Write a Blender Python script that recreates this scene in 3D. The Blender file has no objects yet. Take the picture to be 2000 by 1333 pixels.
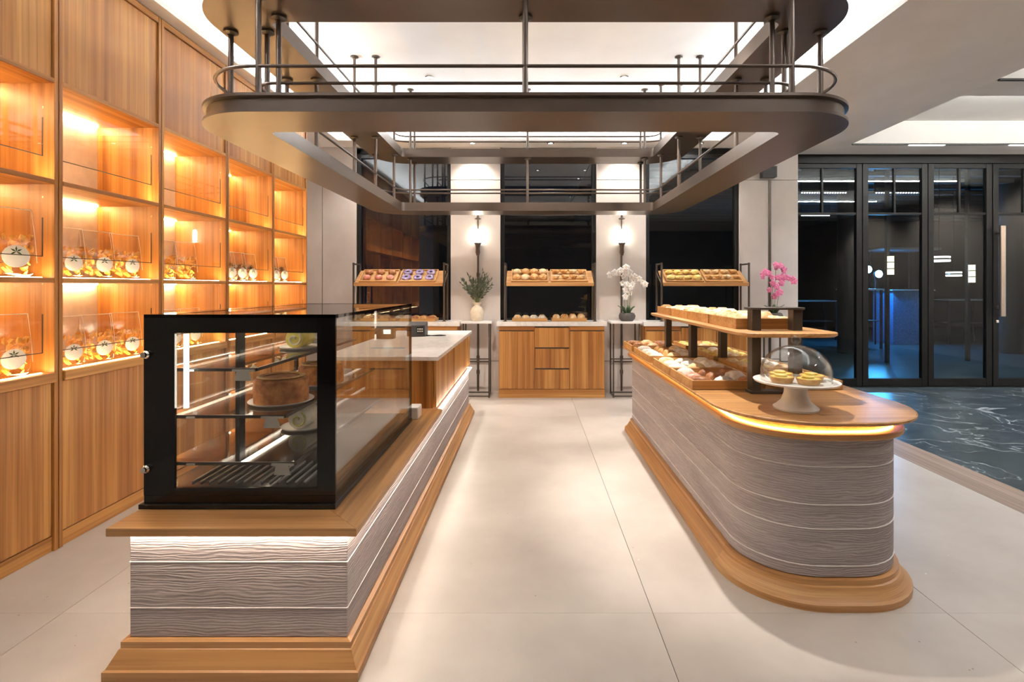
import bpy, math, random
from mathutils import Vector, Matrix, Euler
random.seed(7)
R = math.radians
PI = math.pi
scene = bpy.context.scene
C = scene.collection

# ------------------------------------------------------------------ camera
cam_d = bpy.data.cameras.new('camera'); cam = bpy.data.objects.new('camera', cam_d); C.objects.link(cam)
cam.location = (0, 0, 1.35); cam.rotation_euler = (R(90), 0, 0)
cam_d.sensor_fit = 'HORIZONTAL'; cam_d.sensor_width = 36; cam_d.lens = 18
cam_d.shift_x = -0.017; cam_d.shift_y = -0.05325
cam_d.clip_start = 0.05; cam_d.clip_end = 100
scene.camera = cam
# ------------------------------------------------------------------ world, exposure
w = bpy.data.worlds.new('world'); scene.world = w; w.use_nodes = True
w.node_tree.nodes['Background'].inputs[0].default_value = (0.10, 0.13, 0.22, 1)
w.node_tree.nodes['Background'].inputs[1].default_value = 0.03
vs = scene.view_settings
vs.view_transform = 'Standard'; vs.look = 'None'; vs.gamma = 1; vs.use_curve_mapping = False
vs.exposure = 1.1
scene.cycles.use_denoising = True
scene.cycles.max_bounces = 8
scene.cycles.diffuse_bounces = 4
scene.cycles.transparent_max_bounces = 24
scene.cycles.sample_clamp_indirect = 6
scene.cycles.adaptive_threshold = 0.025
# light levels
L_COVE = 88.0
L_NICHE = 58.0
L_SPOT = 50.0
WARM = (1.0, 0.56, 0.20)
WARM2 = (1.0, 0.92, 0.83)
WHITE = (1.0, 0.93, 0.84)

# ------------------------------------------------------------------ materials
MATS = {}
def newmat(name):
    m = bpy.data.materials.new(name); m.use_nodes = True
    nt = m.node_tree
    return m, nt, nt.nodes['Principled BSDF']
def N(nt, t, **kw):
    n = nt.nodes.new(t)
    for k, v in kw.items(): setattr(n, k, v)
    return n
def coords(nt, scale=(1, 1, 1), rnd=True, rot=(0, 0, 0)):
    tc = N(nt, 'ShaderNodeTexCoord'); mp = N(nt, 'ShaderNodeMapping')
    mp.inputs['Scale'].default_value = scale; mp.inputs['Rotation'].default_value = rot
    src = tc.outputs['Object']
    if rnd:
        oi = N(nt, 'ShaderNodeObjectInfo'); ml = N(nt, 'ShaderNodeVectorMath', operation='MULTIPLY_ADD')
        cx = N(nt, 'ShaderNodeCombineXYZ')
        for i in range(3): nt.links.new(oi.outputs['Random'], cx.inputs[i])
        ml.inputs[1].default_value = (13.7, 7.3, 5.1)
        nt.links.new(cx.outputs[0], ml.inputs[0]); nt.links.new(src, ml.inputs[2]); src = ml.outputs[0]
    nt.links.new(src, mp.inputs['Vector'])
    return mp.outputs['Vector']
def noise(nt, vec, scale=1, detail=4, rough=.55, dist=0):
    n = N(nt, 'ShaderNodeTexNoise'); nt.links.new(vec, n.inputs['Vector'])
    n.inputs['Scale'].default_value = scale; n.inputs['Detail'].default_value = detail
    n.inputs['Roughness'].default_value = rough; n.inputs['Distortion'].default_value = dist
    return n.outputs['Fac']
def ramp(nt, fac, stops):
    r = N(nt, 'ShaderNodeValToRGB'); nt.links.new(fac, r.inputs['Fac'])
    el = r.color_ramp.elements
    while len(el) < len(stops): el.new(0.5)
    for e, (p, c) in zip(el, stops): e.position = p; e.color = (*c, 1)
    return r.outputs['Color']
def mix(nt, fac, a, b, mode='MIX'):
    m = N(nt, 'ShaderNodeMix', data_type='RGBA', blend_type=mode)
    for sock, val in ((m.inputs[0], fac), (m.inputs[6], a), (m.inputs[7], b)):
        if hasattr(val, 'links'): nt.links.new(val, sock)
        elif isinstance(val, tuple): sock.default_value = (*val, 1)
        else: sock.default_value = val
    return m.outputs[2]
def bump(nt, bsdf, h, strength=.3, dist=.002):
    b = N(nt, 'ShaderNodeBump'); b.inputs['Strength'].default_value = strength; b.inputs['Distance'].default_value = dist
    nt.links.new(h, b.inputs['Height']); nt.links.new(b.outputs[0], bsdf.inputs['Normal'])
def simple(name, col, rough=.5, metal=0, var=0, spec=None, sscale=30, em=None, ems=0, trans=0, bmp=0):
    m, nt, b = newmat(name)
    b.inputs['Roughness'].default_value = rough; b.inputs['Metallic'].default_value = metal
    if spec is not None: b.inputs['Specular IOR Level'].default_value = spec
    v = coords(nt); f = noise(nt, v, sscale, 3)
    k = max(var, .04)
    lo = tuple(max(0, c * (1 - k)) for c in col); hi = tuple(min(1, c * (1 + k)) for c in col)
    nt.links.new(ramp(nt, f, [(.3, lo), (.7, hi)]), b.inputs['Base Color'])
    if bmp: bump(nt, b, f, bmp, .003)
    if em: b.inputs['Emission Color'].default_value = (*em, 1); b.inputs['Emission Strength'].default_value = ems
    MATS[name] = m
    return m
def wood(name, axis, dark, mid, light, rough=.42, fine=70):
    m, nt, b = newmat(name)
    i = 'xyz'.index(axis)
    s1 = [fine] * 3; s1[i] = 1.1
    s2 = [9.0] * 3; s2[i] = .12
    s3 = [22.0] * 3; s3[i] = .5
    f1 = noise(nt, coords(nt, s1), 1, 3, .6)
    f2 = noise(nt, coords(nt, s2), 1, 1, .4)
    f3 = noise(nt, coords(nt, s3), 1, 2, .5, .3)
    c2 = ramp(nt, f2, [(.35, dark), (.5, mid), (.66, light)])
    c3 = ramp(nt, f3, [(.3, dark), (.52, mid), (.72, light)])
    base = mix(nt, .55, c2, c3)
    g = ramp(nt, f1, [(.32, (.62, .56, .5)), (.55, (1, 1, 1))])
    nt.links.new(mix(nt, .8, base, g, 'MULTIPLY'), b.inputs['Base Color'])
    b.inputs['Roughness'].default_value = rough
    bump(nt, b, f1, .12, .001)
    MATS[name] = m
    return m
DK, MD, LT = (.27, .096, .020), (.46, .200, .048), (.65, .345, .105)
for a in 'xyz': wood('wood_' + a, a, DK, MD, LT)
for a in 'xy': wood('trim_wood_' + a, a, (.40, .19, .065), (.52, .27, .10), (.62, .35, .145), .38, 55)
def wood_h(name):
    m, nt, b = newmat(name)
    f1 = noise(nt, coords(nt, (3, 3, 260)), 1, 3, .6); f2 = noise(nt, coords(nt, (1.5, 1.5, 40)), 1, 2, .5, .3)
    base = ramp(nt, f2, [(.3, (.42, .20, .068)), (.5, (.53, .275, .10)), (.7, (.63, .36, .15))])
    g = ramp(nt, f1, [(.32, (.70, .64, .58)), (.55, (1, 1, 1))])
    nt.links.new(mix(nt, .8, base, g, 'MULTIPLY'), b.inputs['Base Color']); b.inputs['Roughness'].default_value = .4
    MATS[name] = m
wood_h('trim_wood_curve')
wood('tray_wood', 'x', (.50, .25, .075), (.62, .34, .12), (.70, .42, .17), .45, 60)
wood('plank_grey', 'y', (.16, .105, .075), (.24, .165, .12), (.32, .23, .175), .5, 60)
def glassmat(name, tint=(1, 1, 1), f0=.05, rough=0.0, k=.9):
    m = bpy.data.materials.new(name); m.use_nodes = True; nt = m.node_tree
    nt.nodes.clear()
    out = N(nt, 'ShaderNodeOutputMaterial'); mx = N(nt, 'ShaderNodeMixShader')
    tr = N(nt, 'ShaderNodeBsdfTransparent'); gl = N(nt, 'ShaderNodeBsdfGlossy')
    tr.inputs[0].default_value = (*tint, 1); gl.inputs['Roughness'].default_value = rough
    lw = N(nt, 'ShaderNodeLayerWeight'); lw.inputs['Blend'].default_value = .5
    pw = N(nt, 'ShaderNodeMath', operation='POWER'); pw.inputs[1].default_value = 4
    ma = N(nt, 'ShaderNodeMath', operation='MULTIPLY_ADD', use_clamp=True); ma.inputs[1].default_value = k; ma.inputs[2].default_value = f0
    nt.links.new(lw.outputs['Facing'], pw.inputs[0]); nt.links.new(pw.outputs[0], ma.inputs[0])
    nt.links.new(ma.outputs[0], mx.inputs[0]); nt.links.new(tr.outputs[0], mx.inputs[1]); nt.links.new(gl.outputs[0], mx.inputs[2])
    nt.links.new(mx.outputs[0], out.inputs[0])
    MATS[name] = m
glassmat('glass', (.97, .98, .975), .055)
glassmat('window_glass', (.75, .80, .82), .085)
glassmat('door_glass', (.72, .78, .80), .03)
glassmat('tint_glass', (.45, .43, .41), .07)
glassmat('acrylic', (.98, .97, .95), .02, .02, .5)
glassmat('film', (.97, .96, .94), .06, .08, .6)
def emis(name, col, s):
    m = bpy.data.materials.new(name); m.use_nodes = True; nt = m.node_tree; nt.nodes.clear()
    out = N(nt, 'ShaderNodeOutputMaterial'); e = N(nt, 'ShaderNodeEmission')
    e.inputs[0].default_value = (*col, 1); e.inputs[1].default_value = s
    nt.links.new(e.outputs[0], out.inputs[0]); MATS[name] = m
emis('led_niche', (1.0, .70, .33), L_NICHE)
emis('led_cove', (.92, .96, 1.0), L_COVE)
emis('led_coffer', (.98, 1.0, .96), 50)
emis('led_island', (1.0, .60, .17), 11)
emis('led_case', (1.0, .88, .72), 9)
emis('led_counter', (1.0, .90, .76), 26)
emis('lamp_glow', (1.0, .93, .78), 17)
emis('downlight_glow', (1.0, .95, .88), 14)
emis('slot_glow', (1.0, .98, .9), 9)
emis('lantern_glow', (1.0, .82, .5), 2.2)
emis('pendant_glow', (1.0, .95, .85), 2.5)
emis('dot_glow', (.95, .97, 1.0), 3)
emis('blue_glow', (.16, .55, 1.0), 60)
emis('screen_glow', (.9, .97, .85), 1.2)
# floor terrazzo
m, nt, b = newmat('terrazzo'); MATS['terrazzo'] = m
v = coords(nt)
f = noise(nt, v, 1.6, 4, .6)
base = ramp(nt, f, [(.35, (.485, .435, .39)), (.65, (.585, .535, .485))])
vo = N(nt, 'ShaderNodeTexVoronoi'); vo.inputs['Scale'].default_value = 22; nt.links.new(v, vo.inputs['Vector'])
sp = ramp(nt, vo.outputs['Distance'], [(.05, (1, 1, 1)), (.09, (0, 0, 0))])
sel = noise(nt, v, 9, 2); selr = ramp(nt, sel, [(.60, (0, 0, 0)), (.66, (1, 1, 1))])
sel2 = ramp(nt, noise(nt, v, 8, 2, .5, .4), [(.64, (0, 0, 0)), (.7, (1, 1, 1))])
c1 = mix(nt, mix(nt, 1.0, sp, selr, 'MULTIPLY'), base, (.22, .17, .13))
vo2 = N(nt, 'ShaderNodeTexVoronoi'); vo2.inputs['Scale'].default_value = 17; nt.links.new(v, vo2.inputs['Vector'])
sp2 = ramp(nt, vo2.outputs['Distance'], [(.05, (1, 1, 1)), (.10, (0, 0, 0))])
nt.links.new(mix(nt, mix(nt, 1.0, sp2, sel2, 'MULTIPLY'), c1, (.85, .82, .76)), b.inputs['Base Color'])
b.inputs['Roughness'].default_value = .34
# dark veined stone
m, nt, b = newmat('dark_stone'); MATS['dark_stone'] = m
v = coords(nt, (1, 1, 1))
f = noise(nt, v, 2.2, 6, .65)
base = ramp(nt, f, [(.3, (.018, .027, .034)), (.7, (.052, .072, .084))])
vn = noise(nt, v, 1.1, 3, .55, 1.6)
vein = ramp(nt, vn, [(.492, (0, 0, 0)), (.5, (1, 1, 1)), (.508, (0, 0, 0))])
nt.links.new(mix(nt, vein, base, (.30, .34, .36)), b.inputs['Base Color']); b.inputs['Roughness'].default_value = .3
# white marble
m, nt, b = newmat('marble'); MATS['marble'] = m
v = coords(nt); vn = noise(nt, v, 3.5, 5, .6, 1.2)
nt.links.new(ramp(nt, vn, [(.44, (.86, .855, .85)), (.5, (.76, .76, .765)), (.55, (.88, .875, .87))]), b.inputs['Base Color'])
b.inputs['Roughness'].default_value = .22
# embossed grey boards
m, nt, b = newmat('grey_board'); MATS['grey_board'] = m
wv = N(nt, 'ShaderNodeTexWave', wave_type='BANDS', bands_direction='Z'); nt.links.new(coords(nt, (1.3, 1.3, 6)), wv.inputs['Vector'])
wv.inputs['Scale'].default_value = 5; wv.inputs['Distortion'].default_value = 16; wv.inputs['Detail'].default_value = 4; wv.inputs['Detail Scale'].default_value = .7
fn = noise(nt, coords(nt, (4, 4, 110)), 1, 3, .6, .8)
f1 = mix(nt, .68, wv.outputs['Fac'], fn)
v2 = coords(nt, (1.2, 1.2, 9)); f2 = noise(nt, v2, 1, 3, .6, .6)
c = ramp(nt, f2, [(.3, (.36, .312, .308)), (.7, (.48, .435, .428))])
g = ramp(nt, f1, [(.30, (.74, .72, .72)), (.65, (1.08, 1.06, 1.06))])
nt.links.new(mix(nt, .9, c, g, 'MULTIPLY'), b.inputs['Base Color'])
b.inputs['Roughness'].default_value = .75; bump(nt, b, f1, .8, .004)
simple('seam_highlight', (.88, .85, .82), .8, var=.1)  # pale strip colour stands in for light caught on board edges
simple('wall_panel', (.66, .60, .56), .7, var=.03, sscale=5)
simple('wall_plain', (.60, .53, .475), .8, var=.03, sscale=3)
simple('wall_front_dark', (.16, .14, .125), .8)
simple('niche_back', (.55, .45, .40), .5, var=.10, sscale=14)
simple('ceiling_white', (.87, .84, .81), .85, var=.015, sscale=2)
simple('tray_white', (.84, .825, .80), .8, var=.015, sscale=2)
simple('joint_dark', (.05, .042, .036), .8)
simple('bronze', (.115, .086, .068), .33, .5, var=.06, sscale=6)
simple('bronze_dark', (.085, .068, .054), .40, .5, var=.06, sscale=6)
simple('black_metal', (.014, .013, .012), .35, .3)
simple('black_gloss', (.005, .0045, .0045), .07, spec=.35)
simple('frame_black', (.008, .008, .008), .45, 0, spec=.25)
simple('chrome', (.75, .73, .70), .12, 1)
simple('handle_steel', (.50, .45, .40), .28, 1)
simple('bracket_grey', (.55, .54, .52), .4, .3)
simple('dark_plastic', (.05, .052, .056), .45)
simple('white_plastic', (.80, .79, .77), .4)
simple('paper', (.88, .86, .82), .8)
simple('ceramic', (.82, .79, .76), .3)
simple('seal_white', (.85, .80, .72), .4)
simple('lime', (.62, .62, .18), .5, var=.3, sscale=60)
simple('vase_ceramic', (.72, .62, .48), .6, var=.12, sscale=20)
simple('pot_stone', (.07, .062, .058), .7, var=.3, sscale=50, bmp=.3)
simple('leaf_olive', (.10, .115, .075), .55, var=.25)
simple('leaf_green', (.05, .10, .04), .4, var=.25)
simple('stem', (.16, .18, .07), .6)
simple('petal_white', (.90, .87, .85), .6, var=.05)
simple('petal_pink', (.88, .24, .47), .55, var=.18)
simple('petal_core', (.75, .45, .15), .5)
def baked(name, dark, mid, light, rough=.5):
    m, nt, b = newmat(name); MATS[name] = m
    f = noise(nt, coords(nt), 26, 4, .6)
    nt.links.new(ramp(nt, f, [(.32, dark), (.5, mid), (.68, light)]), b.inputs['Base Color'])
    b.inputs['Roughness'].default_value = rough; bump(nt, b, f, .35, .004)
baked('bread_gold', (.42, .17, .045), (.62, .32, .10), (.78, .52, .24))
baked('bread_pale', (.60, .36, .16), (.78, .56, .30), (.88, .74, .52))
baked('bread_brown', (.20, .065, .025), (.34, .13, .045), (.52, .26, .10))
baked('bread_sugar', (.62, .45, .30), (.84, .77, .68), (.92, .89, .85))
baked('bread_cheese', (.62, .36, .05), (.80, .60, .16), (.90, .80, .42))
baked('glaze_purple', (.16, .11, .26), (.28, .21, .42), (.55, .48, .62), .25)
baked('glaze_pink', (.48, .14, .11), (.60, .24, .17), (.78, .50, .38), .3)
baked('cake_sponge', (.24, .065, .012), (.42, .14, .03), (.58, .25, .065), .7)
baked('cake_cream', (.75, .66, .50), (.85, .80, .66), (.90, .87, .78), .5)
baked('tart_crust', (.55, .26, .06), (.68, .38, .12), (.78, .50, .2), .6)
baked('lemon', (.80, .62, .10), (.88, .74, .16), (.92, .84, .35), .3)
baked('chips', (.55, .22, .03), (.78, .42, .08), (.90, .66, .26))
baked('chips_dark', (.10, .05, .05), (.35, .20, .10), (.72, .55, .30))
baked('kiosk_dark', (.012, .012, .014), (.02, .02, .024), (.035, .035, .04))
simple('lobby_dark', (.022, .022, .025), .6, var=.3, sscale=2)
simple('lobby_beam', (.085, .088, .09), .6)
simple('lobby_floor', (.085, .125, .135), .28, var=.2, sscale=2)
simple('blue_box', (.04, .24, .50), .5, var=.3)

# ------------------------------------------------------------------ mesh builder
class MB:
    def __init__(s, org=(0, 0, 0)):
        s.v = []; s.f = []; s.o = Vector(org)
    def add(s, vs_, fs):
        b = len(s.v); s.v += [Vector(p) for p in vs_]; s.f += [tuple(i + b for i in q) for q in fs]; return s
    def box(s, x0, x1, y0, y1, z0, z1):
        return s.add([(x0, y0, z0), (x1, y0, z0), (x1, y1, z0), (x0, y1, z0), (x0, y0, z1), (x1, y0, z1), (x1, y1, z1), (x0, y1, z1)],
                     [(0, 3, 2, 1), (4, 5, 6, 7), (0, 1, 5, 4), (1, 2, 6, 5), (2, 3, 7, 6), (3, 0, 4, 7)])
    def rings(s, rs, caps=True, closed=False):
        n = len(rs[0]); b = len(s.v)
        for r in rs: s.v += [Vector(p) for p in r]
        k = len(rs)
        for i in range(k if closed else k - 1):
            j = (i + 1) % k
            for a in range(n):
                c = (a + 1) % n
                s.f.append((b + i * n + a, b + i * n + c, b + j * n + c, b + j * n + a))
        if caps and not closed:
            s.f.append(tuple(b + a for a in reversed(range(n)))); s.f.append(tuple(b + (k - 1) * n + a for a in range(n)))
        return s
    def prism(s, poly, z0, z1):
        return s.rings([[(x, y, z0) for x, y in poly], [(x, y, z1) for x, y in poly]])
    def lathe(s, prof, c=(0, 0, 0), n=20, closed=False, caps=True, axis='z'):
        rs = []
        for r, z in prof:
            ring = []
            for a in range(n):
                t = 2 * PI * a / n
                p = (r * math.cos(t), r * math.sin(t), z)
                if axis == 'y': p = (p[0], -p[2], p[1])
                if axis == 'x': p = (p[2], p[0], p[1])
                ring.append((c[0] + p[0], c[1] + p[1], c[2] + p[2]))
            rs.append(ring)
        return s.rings(rs, caps, closed)
    def tube(s, pts, r, n=8, closed=False):
        pts = [Vector(p) for p in pts]; rs = []; k = len(pts)
        up = Vector((0, 0, 1))
        for i, p in enumerate(pts):
            if closed: d = pts[(i + 1) % k] - pts[i - 1]
            else: d = pts[min(i + 1, k - 1)] - pts[max(i - 1, 0)]
            d.normalize()
            a = d.cross(up)
            if a.length < 1e-3: a = d.cross(Vector((0, 1, 0)))
            a.normalize(); bb = d.cross(a)
            rr_ = r[i] if isinstance(r, (list, tuple)) else r
            rs.append([p + (a * math.cos(2 * PI * q / n) + bb * math.sin(2 * PI * q / n)) * rr_ for q in range(n)])
        return s.rings(rs, True, closed)
    def build(s, name, mat, parent=None, smooth=False, bevel=0, label=None, **props):
        me = bpy.data.meshes.new(name)
        me.from_pydata([tuple(p - s.o) for p in s.v], [], s.f)
        me.materials.append(MATS[mat])
        import bmesh
        bm = bmesh.new(); bm.from_mesh(me); bmesh.ops.recalc_face_normals(bm, faces=bm.faces); bm.to_mesh(me); bm.free()
        if smooth:
            me.polygons.foreach_set('use_smooth', [True] * len(me.polygons)); me.set_sharp_from_angle(angle=R(38))
        o = bpy.data.objects.new(name, me); C.objects.link(o)
        if parent is not None: o.parent = parent
        else: o.location = s.o
        if bevel:
            md = o.modifiers.new('bevel', 'BEVEL'); md.width = bevel; md.segments = 2; md.limit_method = 'ANGLE'
        if label: o['label'] = label
        for k_, v_ in props.items(): o[k_] = v_
        return o
def thing(name, label, cat, loc=(0, 0, 0), group=None, rot=(0, 0, 0)):
    o = bpy.data.objects.new(name, None); C.objects.link(o); o.location = loc; o.rotation_euler = rot
    o.empty_display_size = .05
    o['label'] = label; o['category'] = cat
    if group: o['group'] = group
    return o
def tag(o, label, cat, group=None):
    o['label'] = label; o['category'] = cat
    if group: o['group'] = group
    return o
def struct(name, loc=(0, 0, 0)):
    o = bpy.data.objects.new(name, None); C.objects.link(o); o.location = loc; o['kind'] = 'structure'; return o
def copy_tree(o, parent=None):
    c = o.copy(); C.objects.link(c)
    if parent is not None: c.parent = parent
    for ch in list(o.children): copy_tree(ch, c)
    return c
def bx(T, name, mat, x0, x1, y0, y1, z0, z1, bevel=0, **kw):
    return MB(T.location if T is not None else (0, 0, 0)).box(x0, x1, y0, y1, z0, z1).build(name, mat, T, bevel=bevel, **kw)
def sub(part, root, name, mat, x0, x1, y0, y1, z0, z1, bevel=0):
    return MB(root.location).box(x0, x1, y0, y1, z0, z1).build(name, mat, part, bevel=bevel)
def rr(x0, x1, y0, y1, rf, rb, off=0, n=10):
    x0 -= off; x1 += off; y0 -= off; y1 += off
    rf = max(rf + off, .002) if rf > .01 else .003; rb = max(rb + off, .002) if rb > .01 else .003
    pts = []
    for cx, cy, r_, a0 in ((x0 + rf, y0 + rf, rf, 180), (x1 - rf, y0 + rf, rf, 270), (x1 - rb, y1 - rb, rb, 0), (x0 + rb, y1 - rb, rb, 90)):
        for i in range(n + 1):
            t = R(a0 + 90 * i / n); pts.append((cx + r_ * math.cos(t), cy + r_ * math.sin(t)))
    return pts
def loft(T, name, mat, rect, prof, caps=True, closed=False, smooth=True, n=10, **kw):
    mb = MB(T.location)
    mb.rings([[(x, y, z) for x, y in rr(*rect, off=o_, n=n)] for o_, z in prof], caps, closed)
    return mb.build(name, mat, T, smooth=smooth, **kw)
def spot(name, loc, energy, size=R(75), col=WARM2, radius=.05, target=None, blend=.6):
    l = bpy.data.lights.new(name, 'SPOT'); l.energy = energy; l.spot_size = size; l.spot_blend = blend; l.color = col; l.shadow_soft_size = radius
    o = bpy.data.objects.new(name, l); C.objects.link(o); o.location = loc
    if target is not None:
        o.rotation_euler = (Vector(target) - Vector(loc)).to_track_quat('-Z', 'Y').to_euler()
    return o

# ================================================================== SETTING
# ---- floor: large terrazzo slabs
fl = struct('floor')
bx(fl, 'screed', 'joint_dark', -2.9, 2.935, -3.2, 7.0, -.06, -.004)
xs = [-2.9, -1.93, -.71, .51, 1.725, 2.935]; ys = [-3.2, 2.115, 5.33, 6.56]
for i in range(5):
    for j in range(3):
        x0, x1, y0, y1 = xs[i], xs[i + 1], ys[j], ys[j + 1]
        MB((x0, y0, 0)).box(x0 + .0013, x1 - .0013, y0 + .0004, y1 - .0004, -.02, 0).build('floor_tile', 'terrazzo', fl).location = (x0, y0, 0)
MB((2.935, -3.2, 0)).box(2.935, 3.247, -3.2, 6.9, -.05, .0015).build('trim_1', 'plank_grey')['kind'] = 'structure'
f2 = struct('floor.001')
bx(f2, 'screed', 'joint_dark', 3.247, 8.2, -3.2, 7.0, -.06, -.004)
xs2 = [3.247, 4.9, 6.55, 8.2]; ys2 = [-3.2, .8, 2.5, 4.2, 5.9, 6.98]
for i in range(3):
    for j in range(5):
        x0, x1, y0, y1 = xs2[i], xs2[i + 1], ys2[j], ys2[j + 1]
        MB((x0, y0, 0)).box(x0 + .001, x1 - .001, y0 + .001, y1 - .001, -.02, 0).build('stone_tile', 'dark_stone', f2).location = (x0, y0, 0)
# ---- walls
def wallbox(name, mat, *b):
    o = MB().box(*b).build(name, mat); o['kind'] = 'structure'; return o
wallbox('wall_left', 'wall_plain', -2.97, -2.88, -3.2, 6.7, -.05, 3.7)
wallbox('wall_front', 'wall_front_dark', -2.97, 8.3, -3.3, -3.2, -.05, 3.7)
wallbox('wall_right', 'wall_plain', 8.2, 8.3, -3.2, 7.0, -.05, 3.7)
wb = struct('wall_back')
YW = 6.5
bx(wb, 'core', 'joint_dark', -2.88, -2.2, YW + .02, YW + .2, 0, 3.15)
for a, c in ((-1.0, -.37), (.85, 1.48), (2.67, 3.41)):
    bx(wb, 'core', 'joint_dark', a + .003, c - .003, YW + .02, YW + .2, 0, 3.15)
for a, c in ((-2.2, -1.0), (-.37, .85), (1.48, 2.67)):
    bx(wb, 'spandrel', 'wall_panel', a, c, YW + .02, YW + .2, 0, .905)
def panels(a, c, splits=()):
    xs_ = [a, *splits, c]
    for i in range(len(xs_) - 1):
        for z0, z1 in ((0, .40), (.406, 2.70)):
            bx(wb, 'wall_panel', 'wall_panel', xs_[i] + (.004 if i else 0), xs_[i + 1] - (.004 if i < len(xs_) - 2 else 0), YW, YW + .03, z0, z1, .002)
    bx(wb, 'wall_panel', 'wall_panel', a, c, YW, YW + .03, 2.706, 3.12, .002)
panels(-2.88, -2.2, (-2.63,)); panels(-1.0, -.37); panels(.85, 1.48); panels(2.67, 3.41, (3.05,))
bx(wb, 'pier_return', 'wall_panel', 3.38, 3.41, YW + .03, 6.98, 0, 3.12)
bx(wb, 'sconce_strip', 'bronze_dark', 3.035, 3.065, YW - .008, YW, .406, 2.70)
# ---- windows
def window(i, a, c):
    W = struct('window_%d' % i, (a, 6.56, .905))
    mb = MB(W.location)
    mb.box(a, a + .05, 6.53, 6.62, .905, 3.10); mb.box(c - .05, c, 6.53, 6.62, .905, 3.10)
    mb.box(a, c, 6.53, 6.62, 3.04, 3.10); mb.box(a, c, 6.53, 6.62, .905, .945)
    mb.build('window_frame', 'frame_black', W, bevel=.003)
    bx(W, 'pane', 'window_glass', a + .05, c - .05, 6.57, 6.58, .945, 3.04)
    bx(W, 'blind_slot', 'black_metal', a + .05, c - .05, 6.54, 6.565, 2.99, 3.05)
window(1, -2.2, -1.0); window(2, -.37, .85); window(3, 1.48, 2.67)
# ---- glass doors (right)
YD = 6.9
def door(i, a, c, handle=None, lift=0):
    D = struct('door_%d' % i, (a, YD, 0))
    fw = .075
    mb = MB(D.location)
    mb.box(a, a + fw, YD - .03, YD + .03, .01, 3.0); mb.box(c - fw, c, YD - .03, YD + .03, .01, 3.0)
    mb.build('stile', 'frame_black', D, bevel=.004)
    bx(D, 'bottom_rail', 'frame_black', a + fw, c - fw, YD - .028, YD + .028, .01, .115, .004)
    bx(D, 'top_rail', 'frame_black', a + fw, c - fw, YD - .028, YD + .028, 2.94, 3.0, .004)
    bx(D, 'transom', 'frame_black', a + fw, c - fw, YD - .022, YD + .022, 2.315, 2.345, .003)
    mid = (a + c) / 2
    bx(D, 'muntin', 'frame_black', mid - .014, mid + .014, YD - .02, YD + .02, 2.345, 2.94, .003)
    bx(D, 'pane', 'door_glass', a + fw, c - fw, YD - .005, YD + .005, .115, 2.94)
    if handle:
        H = MB(D.location).box(handle, handle + .07, YD - .13, YD - .10, .95, 2.16).build('handle', 'handle_steel', D, bevel=.008)
        for z in (1.05, 2.06):
            MB(D.location).tube([(handle + .035, YD - .10, z), (handle + .035, YD - .02, z)], .014).build('handle_mount', 'handle_steel', H, smooth=True)
        bx(D, 'lock', 'chrome', handle + .01, handle + .05, YD - .05, YD - .028, .86, .90, .006)
door(1, 3.41, 4.465); door(2, 4.475, 5.345); door(3, 5.355, 6.21); door(4, 6.225, 7.08, 6.235); door(5, 7.09, 8.19)
t2 = MB((3.41, YD, 0)).box(3.41, 8.2, YD - .05, YD + .05, 3.003, 3.12).build('trim_2', 'frame_black'); t2['kind'] = 'structure'
t3 = MB((3.41, YD, 0)).box(3.41, 8.2, YD - .05, YD + .05, -.02, .008).build('trim_3', 'frame_black'); t3['kind'] = 'structure'
# ---- ceiling
ZC = 3.12; ZT = 3.454
ce = struct('ceiling', (0, 0, ZC))
hx0, hx1, hy0, hy1 = -2.32, 2.34, .25, 6.2
def cbx(name, mat, *b, bevel=0): return bx(ce, name, mat, *b, bevel=bevel)
cbx('soffit', 'ceiling_white', -2.88, hx0, -3.2, 6.95, ZC, ZC + .04)
cbx('soffit', 'ceiling_white', hx0, hx1, hy1, 6.95, ZC, ZC + .04)
cbx('soffit', 'ceiling_white', hx0, hx1, -3.2, hy0, ZC, ZC + .04)
cbx('soffit', 'ceiling_white', hx1, 4.0, -3.2, 6.95, ZC, ZC + .04)
cbx('soffit', 'ceiling_white', 4.0, 8.2, 6.39, 6.95, ZC, ZC + .04)
cbx('soffit', 'ceiling_white', 4.0, 8.2, 4.40, 4.75, ZC, ZC + .04)
cbx('soffit', 'ceiling_white', 4.0, 8.2, -3.2, 2.6, ZC, ZC + .04)
cbx('soffit', 'ceiling_white', 7.6, 8.2, 2.6, 6.39, ZC, ZC + .04)
for y0, y1 in ((4.75, 6.39), (2.6, 4.40)):
    cbx('coffer_top', 'ceiling_white', 3.98, 7.62, y0 - .02, y1 + .02, ZC + .30, ZC + .33)
    cbx('coffer_side', 'ceiling_white', 3.98, 7.62, y1, y1 + .02, ZC + .04, ZC + .30)
    cbx('coffer_side', 'ceiling_white', 3.98, 7.62, y0 - .02, y0, ZC + .04, ZC + .30)
    cbx('coffer_side', 'ceiling_white', 3.98, 4.0, y0, y1, ZC + .04, ZC + .30)
    cbx('coffer_side', 'ceiling_white', 7.6, 7.62, y0, y1, ZC + .04, ZC + .30)
    cbx('coffer_light', 'led_coffer', 4.05, 7.55, y0 + .03, y0 + .06, ZC + .07, ZC + .09)
    cbx('coffer_ledge', 'ceiling_white', 4.0, 7.6, y0, y0 + .10, ZC + .04, ZC + .06)
    cbx('slot', 'black_metal', 4.02, 7.58, y1 - .028, y1 - .003, ZC - .006, ZC + .01)
tx0, tx1, ty0, ty1 = hx0 - .28, hx1 + .28, hy0 - .28, hy1 + .25
cbx('tray_top', 'tray_white', tx0, tx1, ty0, ty1, ZT, ZT + .04)
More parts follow.
